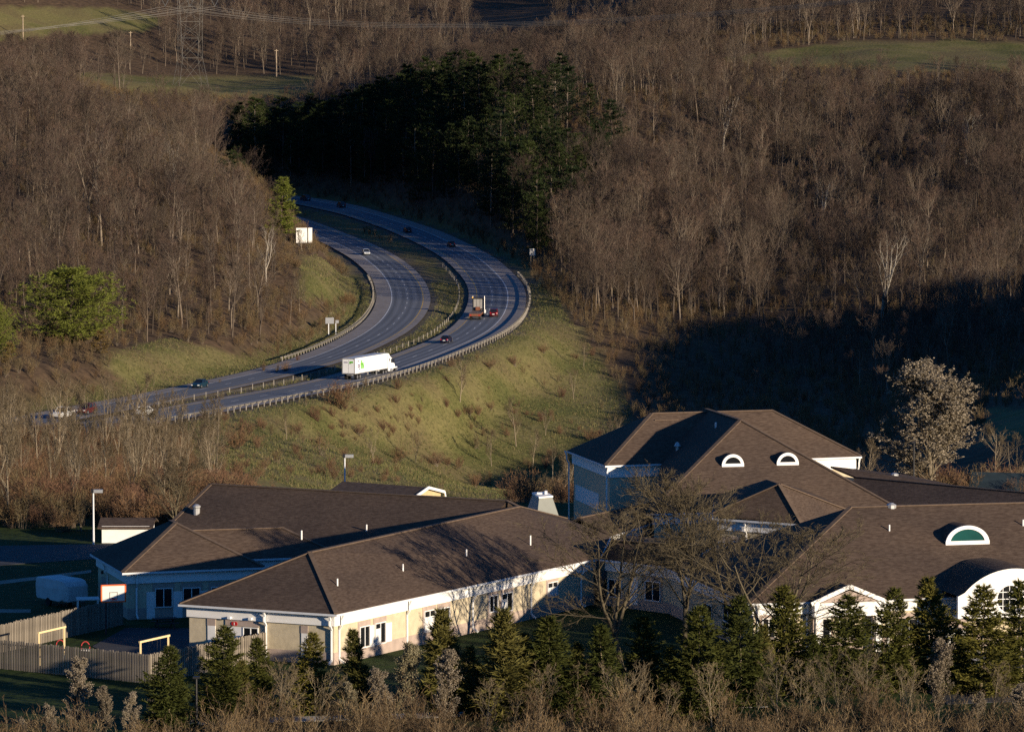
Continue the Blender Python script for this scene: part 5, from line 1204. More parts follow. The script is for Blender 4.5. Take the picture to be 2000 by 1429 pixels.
def text_mesh(txt, size, material):
    cu = bpy.data.curves.new('lettering', 'FONT'); cu.body = txt; cu.size = size; cu.align_x = 'CENTER'; cu.align_y = 'CENTER'; cu.extrude = .004
    o = bpy.data.objects.new('lettering', cu); col.objects.link(o); dg = bpy.context.evaluated_depsgraph_get(); me_ = bpy.data.meshes.new_from_object(o.evaluated_get(dg)); bpy.data.objects.remove(o)
    me_.materials.clear(); me_.materials.append(material); return me_
i_ = RR.near(1035, 520, RR_HI); q = G(1040, 520, 950); q[2] = ground_z(q[0], q[1]); s_ = q[1] / F; hs = (520 - 499) * s_
root = empty('speed_limit_sign', tuple(q), math.radians(4), label='white speed limit 65 sign standing in the shade by the bend', cat='sign')
m = MB(); m.box((0, 0, hs + 6.5 * s_), (10.5 * s_, .03, 13 * s_)); pan = m.build('panel', M_SIGNWHITE, root, world=False)
for a in (-3, 3): m = MB(); m.box((a * s_, .06, hs / 2 + 2 * s_), (.1, .08, hs + 8 * s_)); m.build('post', M_WOODPOLE, root, world=False)
for txt, zz, sz in (('SPEED', 10.7, .36), ('LIMIT', 8.3, .36), ('65', 3.6, .98)): link('lettering', text_mesh(txt, sz, M_BLACK), pan, (0, -.022, hs + zz * s_), (math.pi / 2, 0, 0))
# ---- transmission tower, poles and wires
g_ = G(372, 172, 1300); s_ = g_[1] / F; tw_ = empty('transmission_tower', tuple(g_), math.radians(18), label='tall steel lattice power tower in the clearing on the far left', cat='tower')
HW, WW, ZW, ZT = 5.4, 3.6, 10.6, 34.0
legs = [(-1, -1), (1, -1), (1, 1), (-1, 1)]
for sx_, sy_ in legs:
    m = MB(); m.bar((sx_ * HW, sy_ * HW, 0), (sx_ * WW, sy_ * WW, ZW), .12); m.bar((sx_ * WW, sy_ * WW, ZW), (sx_ * WW * 1.2, sy_ * 1.2, ZT), .10); m.build('leg', M_STEEL, tw_, world=False)
for k in range(4):
    a, b = legs[k], legs[(k + 1) % 4]; m = MB()
    P0 = lambda c, f: Vector((c[0] * (HW + (WW - HW) * f), c[1] * (HW + (WW - HW) * f), ZW * f)); P1 = lambda c, f: Vector((c[0] * WW * (1 + .2 * f), c[1] * (WW + (1.2 - WW) * f), ZW + (ZT - ZW) * f))
    m.bar(P0(a, 0), P0(b, 1), .055); m.bar(P0(b, 0), P0(a, 1), .055); m.bar(P0(a, 1), P0(b, 1), .07)
    for f0, f1 in ((0, .3), (.3, .55), (.55, .78), (.78, 1)): m.bar(P1(a, f0), P1(b, f1), .05); m.bar(P1(b, f0), P1(a, f1), .05); m.bar(P1(a, f1), P1(b, f1), .05)
    for f0 in (.3, .6): m.bar(P0(a, f0), P0(a, f0).lerp(P0(b, f0), .10), .05); m.bar(P0(b, f0), P0(b, f0).lerp(P0(a, f0), .10), .05)
    m.build('brace', M_STEEL, tw_, world=False)
m = MB(); m.bar((-WW * 1.0, -1.8, ZW), (0, 0, ZT), .07); m.bar((WW * 1.0, -1.8, ZW), (0, 0, ZT), .07); m.build('brace', M_STEEL, tw_, world=False)
m = MB()
for yy_ in (-1, 1): m.bar((-13, yy_, ZT), (13, yy_, ZT), .10); m.bar((-11, yy_ * .6, ZT + 2.2), (11, yy_ * .6, ZT + 2.2), .07)
for k in range(-6, 7): m.bar((k * 2, -1, ZT), ((k + 1) * 2 if k < 6 else 12, -.6, ZT + (2.2 if abs(k) < 6 else 0)), .05); m.bar((k * 2, 1, ZT), (k * 2, -1, ZT), .07)
m.build('crossarm', M_STEEL, tw_, world=False)
hangs = []
for u in (-9, 0, 9):
    m = MB(); zb = ZT - 5.2; m.bar((u - 2.6, 0, ZT), (u, 0, zb), .2); m.bar((u + 2.6, 0, ZT), (u, 0, zb), .2); m.build('insulator', M_DARK, tw_, world=False); hangs.append((u, zb))
wires = empty('power_line', tuple(g_), label='pale power line wires strung across the far hillside', cat='wires')
ca_, sa_ = math.cos(math.radians(18)), math.sin(math.radians(18))
WL = [((-60, 74), (-60, 78)), ((-60, 70), (-60, 74)), ((-60, 63), (-60, 67))]
for n, (u, zb) in enumerate(hangs):
    p0 = np.array([g_[0] + ca_ * u, g_[1] + sa_ * u, g_[2] + zb])
    for dy_ in (0, .8):
        L_ = D(-80, 76 - n * 4 + dy_ * 2, 1330); Rm = D(930, 52 - n * 3.2 + dy_ * 3, 1430); Re = D(1790, -8 - n * 2 + dy_ * 2, 1330); p_ = p0 - np.array([0, 0, dy_])
        m = MB(); pts = []
        for t in np.linspace(0, 1, 14): pts.append(L_ * (1 - t) + p_ * t - np.array([0, 0, 3.0 * t * (1 - t)]))
        for t in np.linspace(0, 1, 40)[1:]: pts.append(p_ * (2 * (t - .5) * (t - 1)) + Rm * (4 * t * (1 - t)) + Re * (2 * t * (t - .5)))
        m.tube(pts, .05, 4); m.build('wire', M_WIRE, wires)
for px_, tp, bs, lab in ((145, 100, 157, 'bare wooden pole left of the tower clearing'), (540, 97, 152, 'bare wooden pole right of the lattice tower'), (45, 30, 78, 'wooden pole in the field at the top left'), (255, 62, 100, 'thin wooden pole at the edge of the top left field')):
    g2 = G(px_, bs, 1300); s2 = g2[1] / F; o = empty('utility_pole', tuple(g2), label=lab, cat='pole', group='wooden poles by the clearing'); h_ = (bs - tp) * s2
    m = MB(); m.tube([(0, 0, -.5), (0, 0, h_)], [.26, .18], 8); m.build('shaft', M_WOODPOLE, o, world=False); m = MB(); m.box((0, 0, h_ - .5), (1.6, .14, .14), .5); m.build('crossarm', M_WOODPOLE, o, world=False)

# ================================================================== VEHICLES
M_TYRE = mat('tyre', (.012, .012, .012), .9, .2, 3); M_RIM = mat('rim', (.35, .35, .36), .35, .1, 3, metal=.7)
M_CARGLASS = mat('car_glass', (.01, .012, .014), .06, .2, 1, spec=.6)
M_HEAD = mat('headlamp', (.75, .75, .72), .2, .05, 2); M_TAIL = mat('tail_lamp', (.4, .01, .015), .3, .1, 2); M_PLATE = mat('plate', (.7, .7, .68), .5, .05, 2)
def paint(name, c, metal=.25): m = mat(name, c, .28, .06, .8, metal=metal, spec=.5); return m
def wheel_mesh(r, w):
    m = MB(); m.tube([(0, -w / 2, 0), (0, w / 2, 0)], r, 14); t = m.mesh('tyre', M_TYRE); m = MB(); m.tube([(0, w / 2 - .01, 0), (0, w / 2 + .012, 0)], r * .62, 10); return t, m.mesh('rim', M_RIM)
def loft(m, st, mid=.55, tuck=.93, k=0):
    """stations (x, zb, zt, w) -> closed hull"""
    n0 = len(m.v)
    for x, zb, zt, w in st:
        zm = zb + (zt - zb) * mid; m.v += [(x, -w * .94, zb), (x, w * .94, zb), (x, w, zm), (x, w * tuck, zt), (x, -w * tuck, zt), (x, -w, zm)]
    for i in range(len(st) - 1):
        for j in range(6): j2 = (j + 1) % 6; m.f.append([n0 + i * 6 + j, n0 + (i + 1) * 6 + j, n0 + (i + 1) * 6 + j2, n0 + i * 6 + j2]); m.m.append(k)
    m.f.append([n0 + j for j in range(6)]); e = n0 + (len(st) - 1) * 6; m.f.append([e + j for j in range(6)][::-1]); m.m += [k, k]
CARS = {}
def car_meshes(kind):
    if kind in CARS: return CARS[kind]
    L = {'sedan': 4.75, 'suv': 4.6, 'pickup': 5.6}[kind]; a = L / 2
    if kind == 'sedan':
        st = [(-a, .42, .86, .70), (-a + .12, .28, .98, .84), (-a + .8, .22, 1.02, .90), (-.2, .2, .98, .91), (a - 1.2, .2, .93, .90), (a - .3, .25, .80, .85), (a, .38, .66, .70)]; cab = (-1.75, 1.05, -1.05, .15, .94, 1.45, .82, .60)
    elif kind == 'suv':
        st = [(-a, .45, 1.0, .74), (-a + .08, .3, 1.12, .88), (-a + .8, .24, 1.12, .93), (0, .24, 1.08, .94), (a - 1.1, .24, 1.05, .93), (a - .25, .28, .92, .88), (a, .42, .78, .74)]; cab = (-2.2, 1.05, -1.9, .25, 1.06, 1.72, .86, .68)
    else:
        st = [(-a, .5, 1.1, .84), (-a + .08, .4, 1.16, .94), (-.6, .35, 1.16, .97), (.4, .32, 1.14, .97), (a - 1.2, .32, 1.14, .97), (a - .2, .36, 1.05, .93), (a, .48, .92, .84)]; cab = (-.75, 1.45, -.55, .75, 1.12, 1.88, .88, .70)
    m = MB(); loft(m, st); body = m.mesh('car_body', [bpy.data.materials['tyre']], smooth=False)
    x0, x1, t0, t1, zb, zt, wb, wt = cab
    m = MB(); m.hexa([(x0, -wb, zb), (x1, -wb, zb), (x1, wb, zb), (x0, wb, zb)], [(t0, -wt, zt), (t1, -wt, zt), (t1, wt, zt), (t0, wt, zt)]); glass = m.mesh('car_windows', M_CARGLASS)
    m = MB(); m.hexa([(t0 - .08, -wt - .02, zt - .02), (t1 + .08, -wt - .02, zt - .02), (t1 + .08, wt + .02, zt - .02), (t0 - .08, wt + .02, zt - .02)], [(t0 + .1, -wt + .08, zt + .06), (t1 - .1, -wt + .08, zt + .06), (t1 - .1, wt - .08, zt + .06), (t0 + .1, wt - .08, zt + .06)])
    for sy in (-1, 1):
        m.bar((x0, sy * (wb + .005), zb), (t0, sy * (wt + .005), zt), .1); m.bar((x1, sy * (wb + .005), zb), (t1, sy * (wt + .005), zt), .09)
        xm = (x0 + x1) / 2 - .1; tm = (t0 + t1) / 2 - .05; m.bar((xm, sy * (wb + .008), zb), (tm, sy * (wt + .008), zt), .08)
    roof_ = m.mesh('car_roof', [bpy.data.materials['tyre']])
    CARS[kind] = (L, st, body, glass, roof_); return CARS[kind]
WH = {'sedan': wheel_mesh(.32, .21), 'suv': wheel_mesh(.36, .23), 'pickup': wheel_mesh(.39, .26)}
def car(kind, paint_mat, R_, px, py, lane, label, away, group=None):
    L, st, body, glass, roof_ = car_meshes(kind); i = R_.near(px, py, lane); h = R_.heading(i) + (0 if away else math.pi); p = R_.at(i, lane, .02)
    root = empty('pickup_truck' if kind == 'pickup' else 'car', tuple(p), h, label=label, cat='pickup' if kind == 'pickup' else 'car', group=group or 'vehicles on the highway')
    sl = (R_.at(i + 1, lane)[2] - R_.at(i, lane)[2]) / 3.0; root.rotation_euler = (0, -math.atan(sl) * (1 if away else -1), h)
    b = body.copy(); b.materials[0] = paint_mat; link('body', b, root); link('windows', glass, root); r_ = roof_.copy(); r_.materials[0] = paint_mat; link('car_roof', r_, root)
    wt, wr = WH[kind]; wb = L / 2 - (.95 if kind != 'pickup' else 1.05)
    for sx in (-1, 1):
        for sy in (-1, 1):
            rr_ = {'sedan': .32, 'suv': .36, 'pickup': .39}[kind]
            w_ = link('wheel', wt, root, (sx * wb, sy * (st[3][3] - .08), rr_), (0, 0, 0 if sy > 0 else math.pi)); link('rim', wr, w_)
    for sy in (-1, 1):
        m = MB(); m.box((L / 2 - .1, sy * .62, st[-1][2] - .06), (.28, .3, .16)); m.build('headlight', M_HEAD, root, world=False)
        m = MB(); m.box((-L / 2 + .06, sy * .66, st[0][2] - .02), (.14, .26, .22)); m.build('taillight', M_TAIL, root, world=False)
    m = MB(); m.box((-L / 2 - .01, 0, st[0][1] + .22), (.03, .5, .16)); m.build('number_plate', M_PLATE, root, world=False)
    if kind == 'pickup': m = MB(); m.box((-1.75, 0, 1.1), (1.85, 1.6, .14)); m.build('bed_cover', M_BLACK, root, world=False)
    return root
ln = LANE / 2
car('sedan', paint('teal_paint', (.010, .035, .055)), RL, 395, 760, -ln, 'dark blue-green car coming down the far carriageway past the grassy bank', False)
car('pickup', paint('white_paint', (.72, .72, .70), 0), RL, 126, 806, ln, 'white pickup truck at the left end of the highway', False)
car('suv', paint('dark_red_paint', (.10, .014, .016)), RL, 172, 803, ln, 'dark red car right behind the white pickup', False)
car('sedan', paint('white_car_paint', (.78, .78, .76), 0), RR, 290, 815, -ln, 'white car on the near carriageway seen through the trees', True)
car('sedan', paint('navy_paint', (.012, .014, .04)), RR, 877, 680, -ln * .3, 'dark blue car climbing the bend behind the flatbed', True)
car('suv', paint('red_paint', (.10, .010, .016)), RR, 968, 620, ln, 'dark red car beside the flatbed truck', True)
car('sedan', paint('silver_paint', (.42, .45, .48)), RL, 714, 500, -ln, 'silver car in the shade on the far carriageway', False)
car('sedan', paint('grey_paint', (.05, .055, .06)), RR, 882, 480, ln, 'grey car at the start of the shaded stretch of the bend', True)
car('sedan', paint('black_paint_car', (.02, .022, .026)), RR, 793, 460, -ln, 'dark car in the middle of the shaded near carriageway', True)
car('suv', paint('slate_paint', (.05, .06, .075)), RR, 667, 408, ln, 'dark car far up the shaded highway', True)
car('suv', paint('blue_grey_paint', (.06, .08, .10)), RR, 592, 393, ln, 'farthest dark car just beside the left wood', True)
# ---- white articulated lorry
M_TRUCK = mat('truck_white', (.80, .80, .78), .5, .05, .5); M_TRAILER_ROOF = mat('trailer_roof', (.5, .53, .56), .5, .1, .4); M_PURPLE = mat('print_purple', (.05, .015, .12), .6, .1, 2); M_GREEN = mat('print_green', (.13, .42, .06), .6, .2, 2); M_FRAME = mat('trailer_frame', (.25, .25, .25), .6, .15, 2)
BW = wheel_mesh(.52, .5)
def hull_wheel(root, x, y): w_ = link('wheel', BW[0], root, (x, y, .52), (0, 0, 0 if y > 0 else math.pi)); link('rim', BW[1], w_)
i_ = RR.near(684, 744, ln); hd = RR.heading(i_ + 2) - math.radians(4.0); p = RR.at(i_, ln, .02)
tk = empty('semi_truck', tuple(p), hd, label='white semi truck and box trailer with green and purple marks near its tail', cat='truck', group='vehicles on the highway')
m = MB(); m.box((8.1, 0, 2.62), (16.2, 2.6, 2.86)); m.build('trailer_box', M_TRUCK, tk, world=False)
m = MB(); m.box((8.1, 0, 4.06), (16.1, 2.5, .03)); m.build('trailer_roof', M_TRAILER_ROOF, tk, world=False)
m = MB()
for sy in (-1, 1): m.box((-.03, sy * 1.24, 2.6), (.1, .14, 2.92)); m.box((16.2, sy * 1.27, 2.62), (.12, .1, 2.92))
m.box((-.03, 0, 4.0), (.1, 2.6, .14)); m.box((-.03, 0, 1.2), (.12, 2.6, .16)); m.box((8.1, -1.31, 1.16), (16.2, .04, .14)); m.build('trailer_frame', M_FRAME, tk, world=False)
m = MB(); m.box((-.06, -.6, 2.55), (.04, 1.1, 2.55)); m.build('rear_door', M_TRUCK, tk, world=False); m = MB(); m.box((-.06, .6, 2.55), (.04, 1.1, 2.55)); m.build('rear_door', M_TRUCK, tk, world=False)
for k, (x, z, w, h, mt) in enumerate([(1.6, 3.45, .5, .28, M_PURPLE), (1.9, 2.75, .9, .16, M_PURPLE), (1.55, 2.5, .3, .45, M_PURPLE), (2.3, 2.5, .3, .45, M_PURPLE), (1.9, 2.28, .9, .16, M_PURPLE), (2.2, 1.95, .7, .16, M_PURPLE), (3.3, 3.3, .55, .5, M_GREEN), (3.5, 2.85, 1.5, .42, M_GREEN), (3.2, 2.3, .55, .75, M_GREEN), (4.0, 2.3, .8, .7, M_GREEN)]):
    m = MB(); m.box((x, -1.308, z), (w, .012, h)); m.build('side_print', mt, tk, world=False)
for y, z, w, h, mt in ((-.6, 3.35, .75, .36, M_GREEN), (-.35, 3.15, .4, .2, M_GREEN), (.55, 3.3, .8, .16, M_PURPLE)): m = MB(); m.box((-.085, y, z), (.012, w, h)); m.build('rear_print', mt, tk, world=False)
for x in (1.4, 2.7, 14.2, 15.5):
    for sy in (-1, 1): hull_wheel(tk, x, sy * 1.0)
m = MB(); m.box((2.0, 0, .95), (3.4, 1.0, .3)); m.box((11.5, -.9, .6), (.2, .2, 1.0)); m.box((11.5, .9, .6), (.2, .2, 1.0)); m.build('running_gear', M_FRAME, tk, world=False)
m = MB(); m.hexa([(16.9, -1.2, 1.0), (19.2, -1.2, 1.0), (19.2, 1.2, 1.0), (16.9, 1.2, 1.0)], [(16.9, -1.15, 3.6), (18.9, -1.1, 3.0), (18.9, 1.1, 3.0), (16.9, 1.15, 3.6)])
m.hexa([(16.9, -1.1, 3.55), (18.6, -1.05, 3.0), (18.6, 1.05, 3.0), (16.9, 1.1, 3.55)], [(16.95, -1.0, 4.0), (17.6, -.95, 3.95), (17.6, .95, 3.95), (16.95, 1.0, 4.0)])
m.hexa([(19.1, -1.0, .75), (21.3, -.85, .75), (21.3, .85, .75), (19.1, 1.0, .75)], [(19.1, -.9, 2.15), (21.1, -.7, 1.85), (21.1, .7, 1.85), (19.1, .9, 2.15)])
for sy in (-1, 1): m.box((20.6, sy * 1.02, 1.05), (1.3, .45, .3)); m.box((18.0, sy * 1.1, .85), (2.2, .3, .6))
m.box((21.35, 0, .6), (.2, 2.3, .4)); m.build('cab', M_TRUCK, tk, world=False, bevel=.06)
m = MB()
for sy in (-1, 1): m.hexa([(18.3, sy * 1.175 - .02, 2.1), (19.0, sy * 1.175 - .02, 2.1), (19.0, sy * 1.175 + .02, 2.1), (18.3, sy * 1.175 + .02, 2.1)], [(18.3, sy * 1.145 - .02, 2.85), (18.8, sy * 1.145 - .02, 2.85), (18.8, sy * 1.145 + .02, 2.85), (18.3, sy * 1.145 + .02, 2.85)]); m.box((17.5, sy * 1.15, 2.7), (.4, .06, .5))
m.hexa([(19.14, -1.0, 2.1), (19.18, -1.0, 2.1), (19.18, 1.0, 2.1), (19.14, 1.0, 2.1)], [(18.94, -.95, 2.95), (18.98, -.95, 2.95), (18.98, .95, 2.95), (18.94, .95, 2.95)]); m.build('cab_windows', M_CARGLASS, tk, world=False)
for sy in (-1, 1): hull_wheel(tk, 20.6, sy * 1.0); m = MB(); m.box((19.0, sy * 1.42, 2.4), (.12, .22, .6)); m.build('mirror', M_BLACK, tk, world=False); m = MB(); m.tube([(18.4, sy * 1.2, .7), (17.3, sy * 1.2, .7)], .32, 10); m.build('fuel_tank', M_ROOFMETAL, tk, world=False)
# ---- flatbed lorry
M_RUST = mat('rusty_deck', (.15, .105, .085), .9, .3, 1.2); M_RUSTRED = mat('rusty_red', (.17, .065, .035), .85, .25, 2); M_AMBER = mat('amber_lamp', (.8, .45, .05), .4, .1, 2)
i_ = RR.near(927, 625, -ln); hd = RR.heading(i_ + 2); p = RR.at(i_, -ln, .02)
fb = empty('flatbed_truck', tuple(p), hd, label='flatbed truck with rusty deck and tall headboard in the bend', cat='truck', group='vehicles on the highway')
m = MB(); m.box((6.2, 0, 1.32), (12.4, 2.55, .16)); m.build('deck', M_RUST, fb, world=False)
m = MB(); m.box((-.05, 0, 1.1), (.14, 2.55, .5)); m.build('rear_beam', M_RUSTRED, fb, world=False)
for sy in (-1, 1): m = MB(); m.box((6.2, sy * 1.27, 1.2), (12.3, .06, .3)); m.build('side_rail', M_RUSTRED, fb, world=False); m = MB(); m.box((-.13, sy * .95, 1.08), (.04, .34, .2)); m.build('taillight', M_TAIL, fb, world=False)
for x in (1.2, 2.5, 12.6, 13.9):
    for sy in (-1, 1): hull_wheel(fb, x, sy * .98)
m = MB(); m.box((6.5, 0, 1.0), (11.5, .9, .4)); m.build('chassis', M_FRAME, fb, world=False)
m = MB()
for sy in (-1, 1): m.box((12.55, sy * 1.2, 2.75), (.2, .2, 2.9))
m.box((12.55, 0, 4.12), (.2, 2.6, .22)); m.box((12.55, 0, 1.7), (.2, 2.5, .3)); m.build('headboard_frame', M_BLACK, fb, world=False)
m = MB(); m.box((12.7, 0, 2.9), (.06, 2.2, 2.2)); m.build('headboard_panel', mat('aluminium_panel', (.27, .26, .24), .5, .12, 1.5), fb, world=False)
for y in (-.4, .35): m = MB(); m.box((12.64, y, 2.9), (.06, .06, 2.2)); m.build('headboard_rib', M_FRAME, fb, world=False)
m = MB(); m.box((12.3, .1, 1.85), (.5, 1.0, .75)); m.build('tool_box', M_RUSTRED, fb, world=False)
m = MB(); m.hexa([(13.3, -1.15, 1.0), (15.2, -1.15, 1.0), (15.2, 1.15, 1.0), (13.3, 1.15, 1.0)], [(13.3, -1.1, 3.3), (14.8, -1.0, 3.1), (14.8, 1.0, 3.1), (13.3, 1.1, 3.3)]); m.hexa([(15.1, -.95, .7), (17.2, -.8, .7), (17.2, .8, .7), (15.1, .95, .7)], [(15.1, -.85, 2.05), (17.0, -.65, 1.8), (17.0, .65, 1.8), (15.1, .85, 2.05)]); m.build('cab', mat('cab_grey', (.30, .30, .29), .5, .1, 1), fb, world=False, bevel=.05)
for sy in (-1, 1): hull_wheel(fb, 16.4, sy * .98); m = MB(); m.tube([(13.1, sy * 1.3, 1.2), (13.1, sy * 1.3, 4.6)], .1, 8); m.build('exhaust_stack', M_ROOFMETAL, fb, world=False)
m = MB(); m.box((12.5, 1.3, 4.3), (.25, .25, .3)); m.build('beacon', M_AMBER, fb, world=False)
for s_y in (-1,): m = MB(); m.box((13.2, s_y * 1.35, 1.2), (.9, .5, .7)); m.build('mudguard', M_TRUCK, fb, world=False)

# ================================================================== SCHOOL GROUNDS
M_BOARD = mat('weathered_boards', (.20, .172, .135), .92, .25, 2.0, (3, 3, .5), rand=.25)
def fence(pts, label, w=.14, gap=.215, h=1.98):
    root = empty('board_fence', (*pts[0], 0.0), label=label, cat='fence'); L0 = np.array(root.location); r_ = random.Random(int(abs(pts[0][0]) * 10)); mm = []
    for k in range(4):
        m = MB(); hh_ = h + (.03, -.02, .0, .05)[k]; m.hexa([(-w / 2, -.012, 0), (w / 2, -.012, 0), (w / 2, .012, 0), (-w / 2, .012, 0)], [(-w / 2, -.012, hh_), (w / 2, -.012, hh_), (w / 2, .012, hh_), (-w / 2, .012, hh_)]); mm.append(m.mesh('fence_board', M_BOARD))
    for a, b in zip(pts[:-1], pts[1:]):
        a, b = np.array(a), np.array(b); L = np.linalg.norm(b - a); d = (b - a) / L; n = np.array([-d[1], d[0]]); ang = math.atan2(d[1], d[0]); k = 0; t = .1
        while t < L:
            q = a + d * t + n * (.075 if k % 2 else -.075); o = link('board', mm[r_.randrange(4)], root, (q[0] - L0[0], q[1] - L0[1], r_.uniform(-.02, .02)), (0, r_.uniform(-.012, .012), ang)); t += gap * .5; k += 1
        for zz in (.4, 1.1, 1.75): m = MB(); m.bar((*a, zz), (*b, zz), .07, .09); m.build('fence_rail', M_BOARD, root)
        for t in np.arange(0, L + .1, 2.4): q = a + d * t; m = MB(); m.box((q[0], q[1], .95), (.1, .1, 2.0), ang); m.build('fence_post', M_BOARD, root)
N0, N1, N2 = W(0, 1305, 0), W(292, 1334, 0), W(530, 1287, 0); N00 = N0 + (N0 - N1) * .25
fence([N00[:2], N1[:2], N2[:2]], 'weathered grey board fence along the front of the playground')
K0, K1_, K2_ = W(0, 1274, 0), W(153, 1239, 0), W(240, 1219, 0); K00 = K0 + (K0 - K1_) * .4
fence([K00[:2], K1_[:2], K2_[:2]], 'weathered board fence behind the swings, half in shade')
M_YPOST = mat('swing_yellow', (.72, .56, .30), .7, .1, 2); M_REDHOOP = mat('red_hoop', (.45, .05, .05), .5, .1, 2)
for (a, b), lab in ((((77, 1299), (126, 1287)), 'yellow swing frame near the rear board fence'), (((275, 1318), (329, 1305)), 'yellow swing frame nearer the school wall')):
    p0, p1 = W(*a, 0), W(*b, 0); o = empty('swing_frame', tuple(p0), label=lab, cat='swing', group='yellow swing frames in the playground'); h_ = 2.25; d = (p1 - p0) / np.linalg.norm(p1 - p0); nn_ = np.array([-d[1], d[0], 0])
    for q in (p0, p1):
        m = MB(); m.bar(q, q + np.array([0, 0, h_]), .12); m.build('leg', M_YPOST, o)
    m = MB(); m.bar(p0 - d * .15 + np.array([0, 0, h_ + .06]), p1 + d * .15 + np.array([0, 0, h_ + .06]), .13); m.build('beam', M_YPOST, o)
    for f in (.3, .42, .6, .72): q = p0 + (p1 - p0) * f; m = MB(); m.tube([q + np.array([0, 0, h_]), q + np.array([0, 0, .5])], .012, 4); m.build('chain', M_DARK, o)
    for f in (.36, .66): q = p0 + (p1 - p0) * f; m = MB(); m.box((q[0], q[1], .5), (.3, .18, .04)); m.build('swing_seat', M_BLACK, o)
for px_, py_, lab in ((118, 1284, 'red hoop of a spring rider beside the swing post'), (167, 1287, 'red hoop of a spring rider with a white base')):
    p0 = W(px_, py_, 0); o = empty('spring_rider', tuple(p0), label=lab, cat='spring rider', group='red spring riders'); zc = .85
    m = MB(); m.tube([(.30 * math.cos(t), 0, zc + .42 * math.sin(t)) for t in np.linspace(-.3, math.pi + .3, 14)], .035, 6); m.build('hoop', M_REDHOOP, o, world=False)
    m = MB(); m.tube([(0, 0, 0), (0, 0, .6)], .12, 8); m.build('spring', M_DARK, o, world=False); m = MB(); m.box((0, 0, .65), (.7, .3, .1)); m.build('rider_seat', M_PANEL if px_ == 167 else M_REDHOOP, o, world=False)
# basketball goal
p0 = W(209, 1241, 0); rz_ = math.radians(14); o = empty('basketball_goal', tuple(p0), rz_, label='white basketball backboard with orange-red border on a pole', cat='basketball goal')
M_ORANGE = mat('orange_border', (.75, .13, .03), .5, .08, 2)
m = MB(); m.tube([(0, .6, 0), (0, .6, 2.6), (.3, .1, 3.0)], .07, 8); m.build('pole', M_DARK, o, world=False)
m = MB(); m.box((.5, 0, 3.12), (1.7, .05, 1.2)); bk = m.build('backboard', M_SIGNWHITE, o, world=False)
m = MB()
for x, z, w, h in ((.5, 3.73, 1.86, .1), (.5, 2.51, 1.86, .1), (-.38, 3.12, .1, 1.3), (1.38, 3.12, .1, 1.3)): m.box((x, -.01, z), (w, .07, h))
m.build('border', M_ORANGE, bk, world=False)
m = MB()
for x, z, w, h in ((.5, 3.2, .6, .035), (.5, 2.78, .6, .035), (.22, 3.0, .035, .45), (.78, 3.0, .035, .45)): m.box((x, -.03, z), (w, .02, h))
m.build('target_square', M_DARK, bk, world=False)
m = MB(); m.tube([(.5 + .23 * math.cos(t), -.3 + .23 * math.sin(t), 2.72) for t in np.linspace(0, 6.283, 17)], .02, 5); m.box((.5, -.04, 2.7), (.16, .1, .1)); m.build('hoop', M_REDHOOP, o, world=False)
# camper, table, picnic bench
p0 = W(120, 1181, 0); o = empty('camper_trailer', tuple(p0), math.radians(-52), label='pale covered camper trailer parked in the shade behind the fence', cat='trailer')
m = MB(); loft(m, [(-2.2, .55, 2.0, 1.0), (-1.9, .45, 2.12, 1.08), (1.3, .45, 2.15, 1.1), (2.0, .7, 2.05, 1.05), (2.25, 1.2, 1.75, .95)], .6, .95); m.build('body', mat('camper_cover', (.55, .57, .58), .6, .12, 1.2), o, world=False, bevel=.05)
m = MB(); m.box((2.0, 0, 1.15), (.9, 1.9, 1.3)); m.build('end_box', mat('camper_end', (.48, .5, .51), .6, .1, 1.5), o, world=False, bevel=.08)
for sy in (-1, 1): w_ = link('wheel', WH['sedan'][0], o, (-.3, sy * .95, .32)); link('rim', WH['sedan'][1], w_)
m = MB(); m.bar((2.2, 0, .5), (3.4, 0, .5), .1); m.build('drawbar', M_DARK, o, world=False)
p0 = W(172, 1222, 0); o = empty('white_table', tuple(p0), math.radians(10), label='white flat-topped table or roof just behind the rear fence', cat='table')
m = MB(); m.hexa([(-.85, -.35, 1.98), (.85, -.35, 1.98), (.85, .75, 2.0), (-.85, .75, 2.0)], [(-.85, -.35, 2.05), (.85, -.35, 2.05), (.85, .75, 2.12), (-.85, .75, 2.12)]); m.build('top', M_SIGNWHITE, o, world=False)
for a in ((-.75, -.25), (.75, -.25), (.75, .65), (-.75, .65)): m = MB(); m.box((*a, 1.0), (.08, .08, 2.0)); m.build('leg', M_PANEL, o, world=False)
p0 = W(322, 1226, 0); o = empty('picnic_table', tuple(p0), math.radians(18), label='dark picnic table below the left wing window', cat='table')
m = MB(); m.box((0, 0, .74), (1.8, .75, .06)); m.build('top', M_DARK, o, world=False)
for sy in (-1, 1): m = MB(); m.box((0, sy * .7, .44), (1.8, .26, .05)); m.build('bench', M_DARK, o, world=False)
for sx in (-.6, .6): m = MB(); m.bar((sx, -.75, 0), (sx, .25, .72), .08); m.bar((sx, .75, 0), (sx, -.25, .72), .08); m.build('leg', M_DARK, o, world=False)
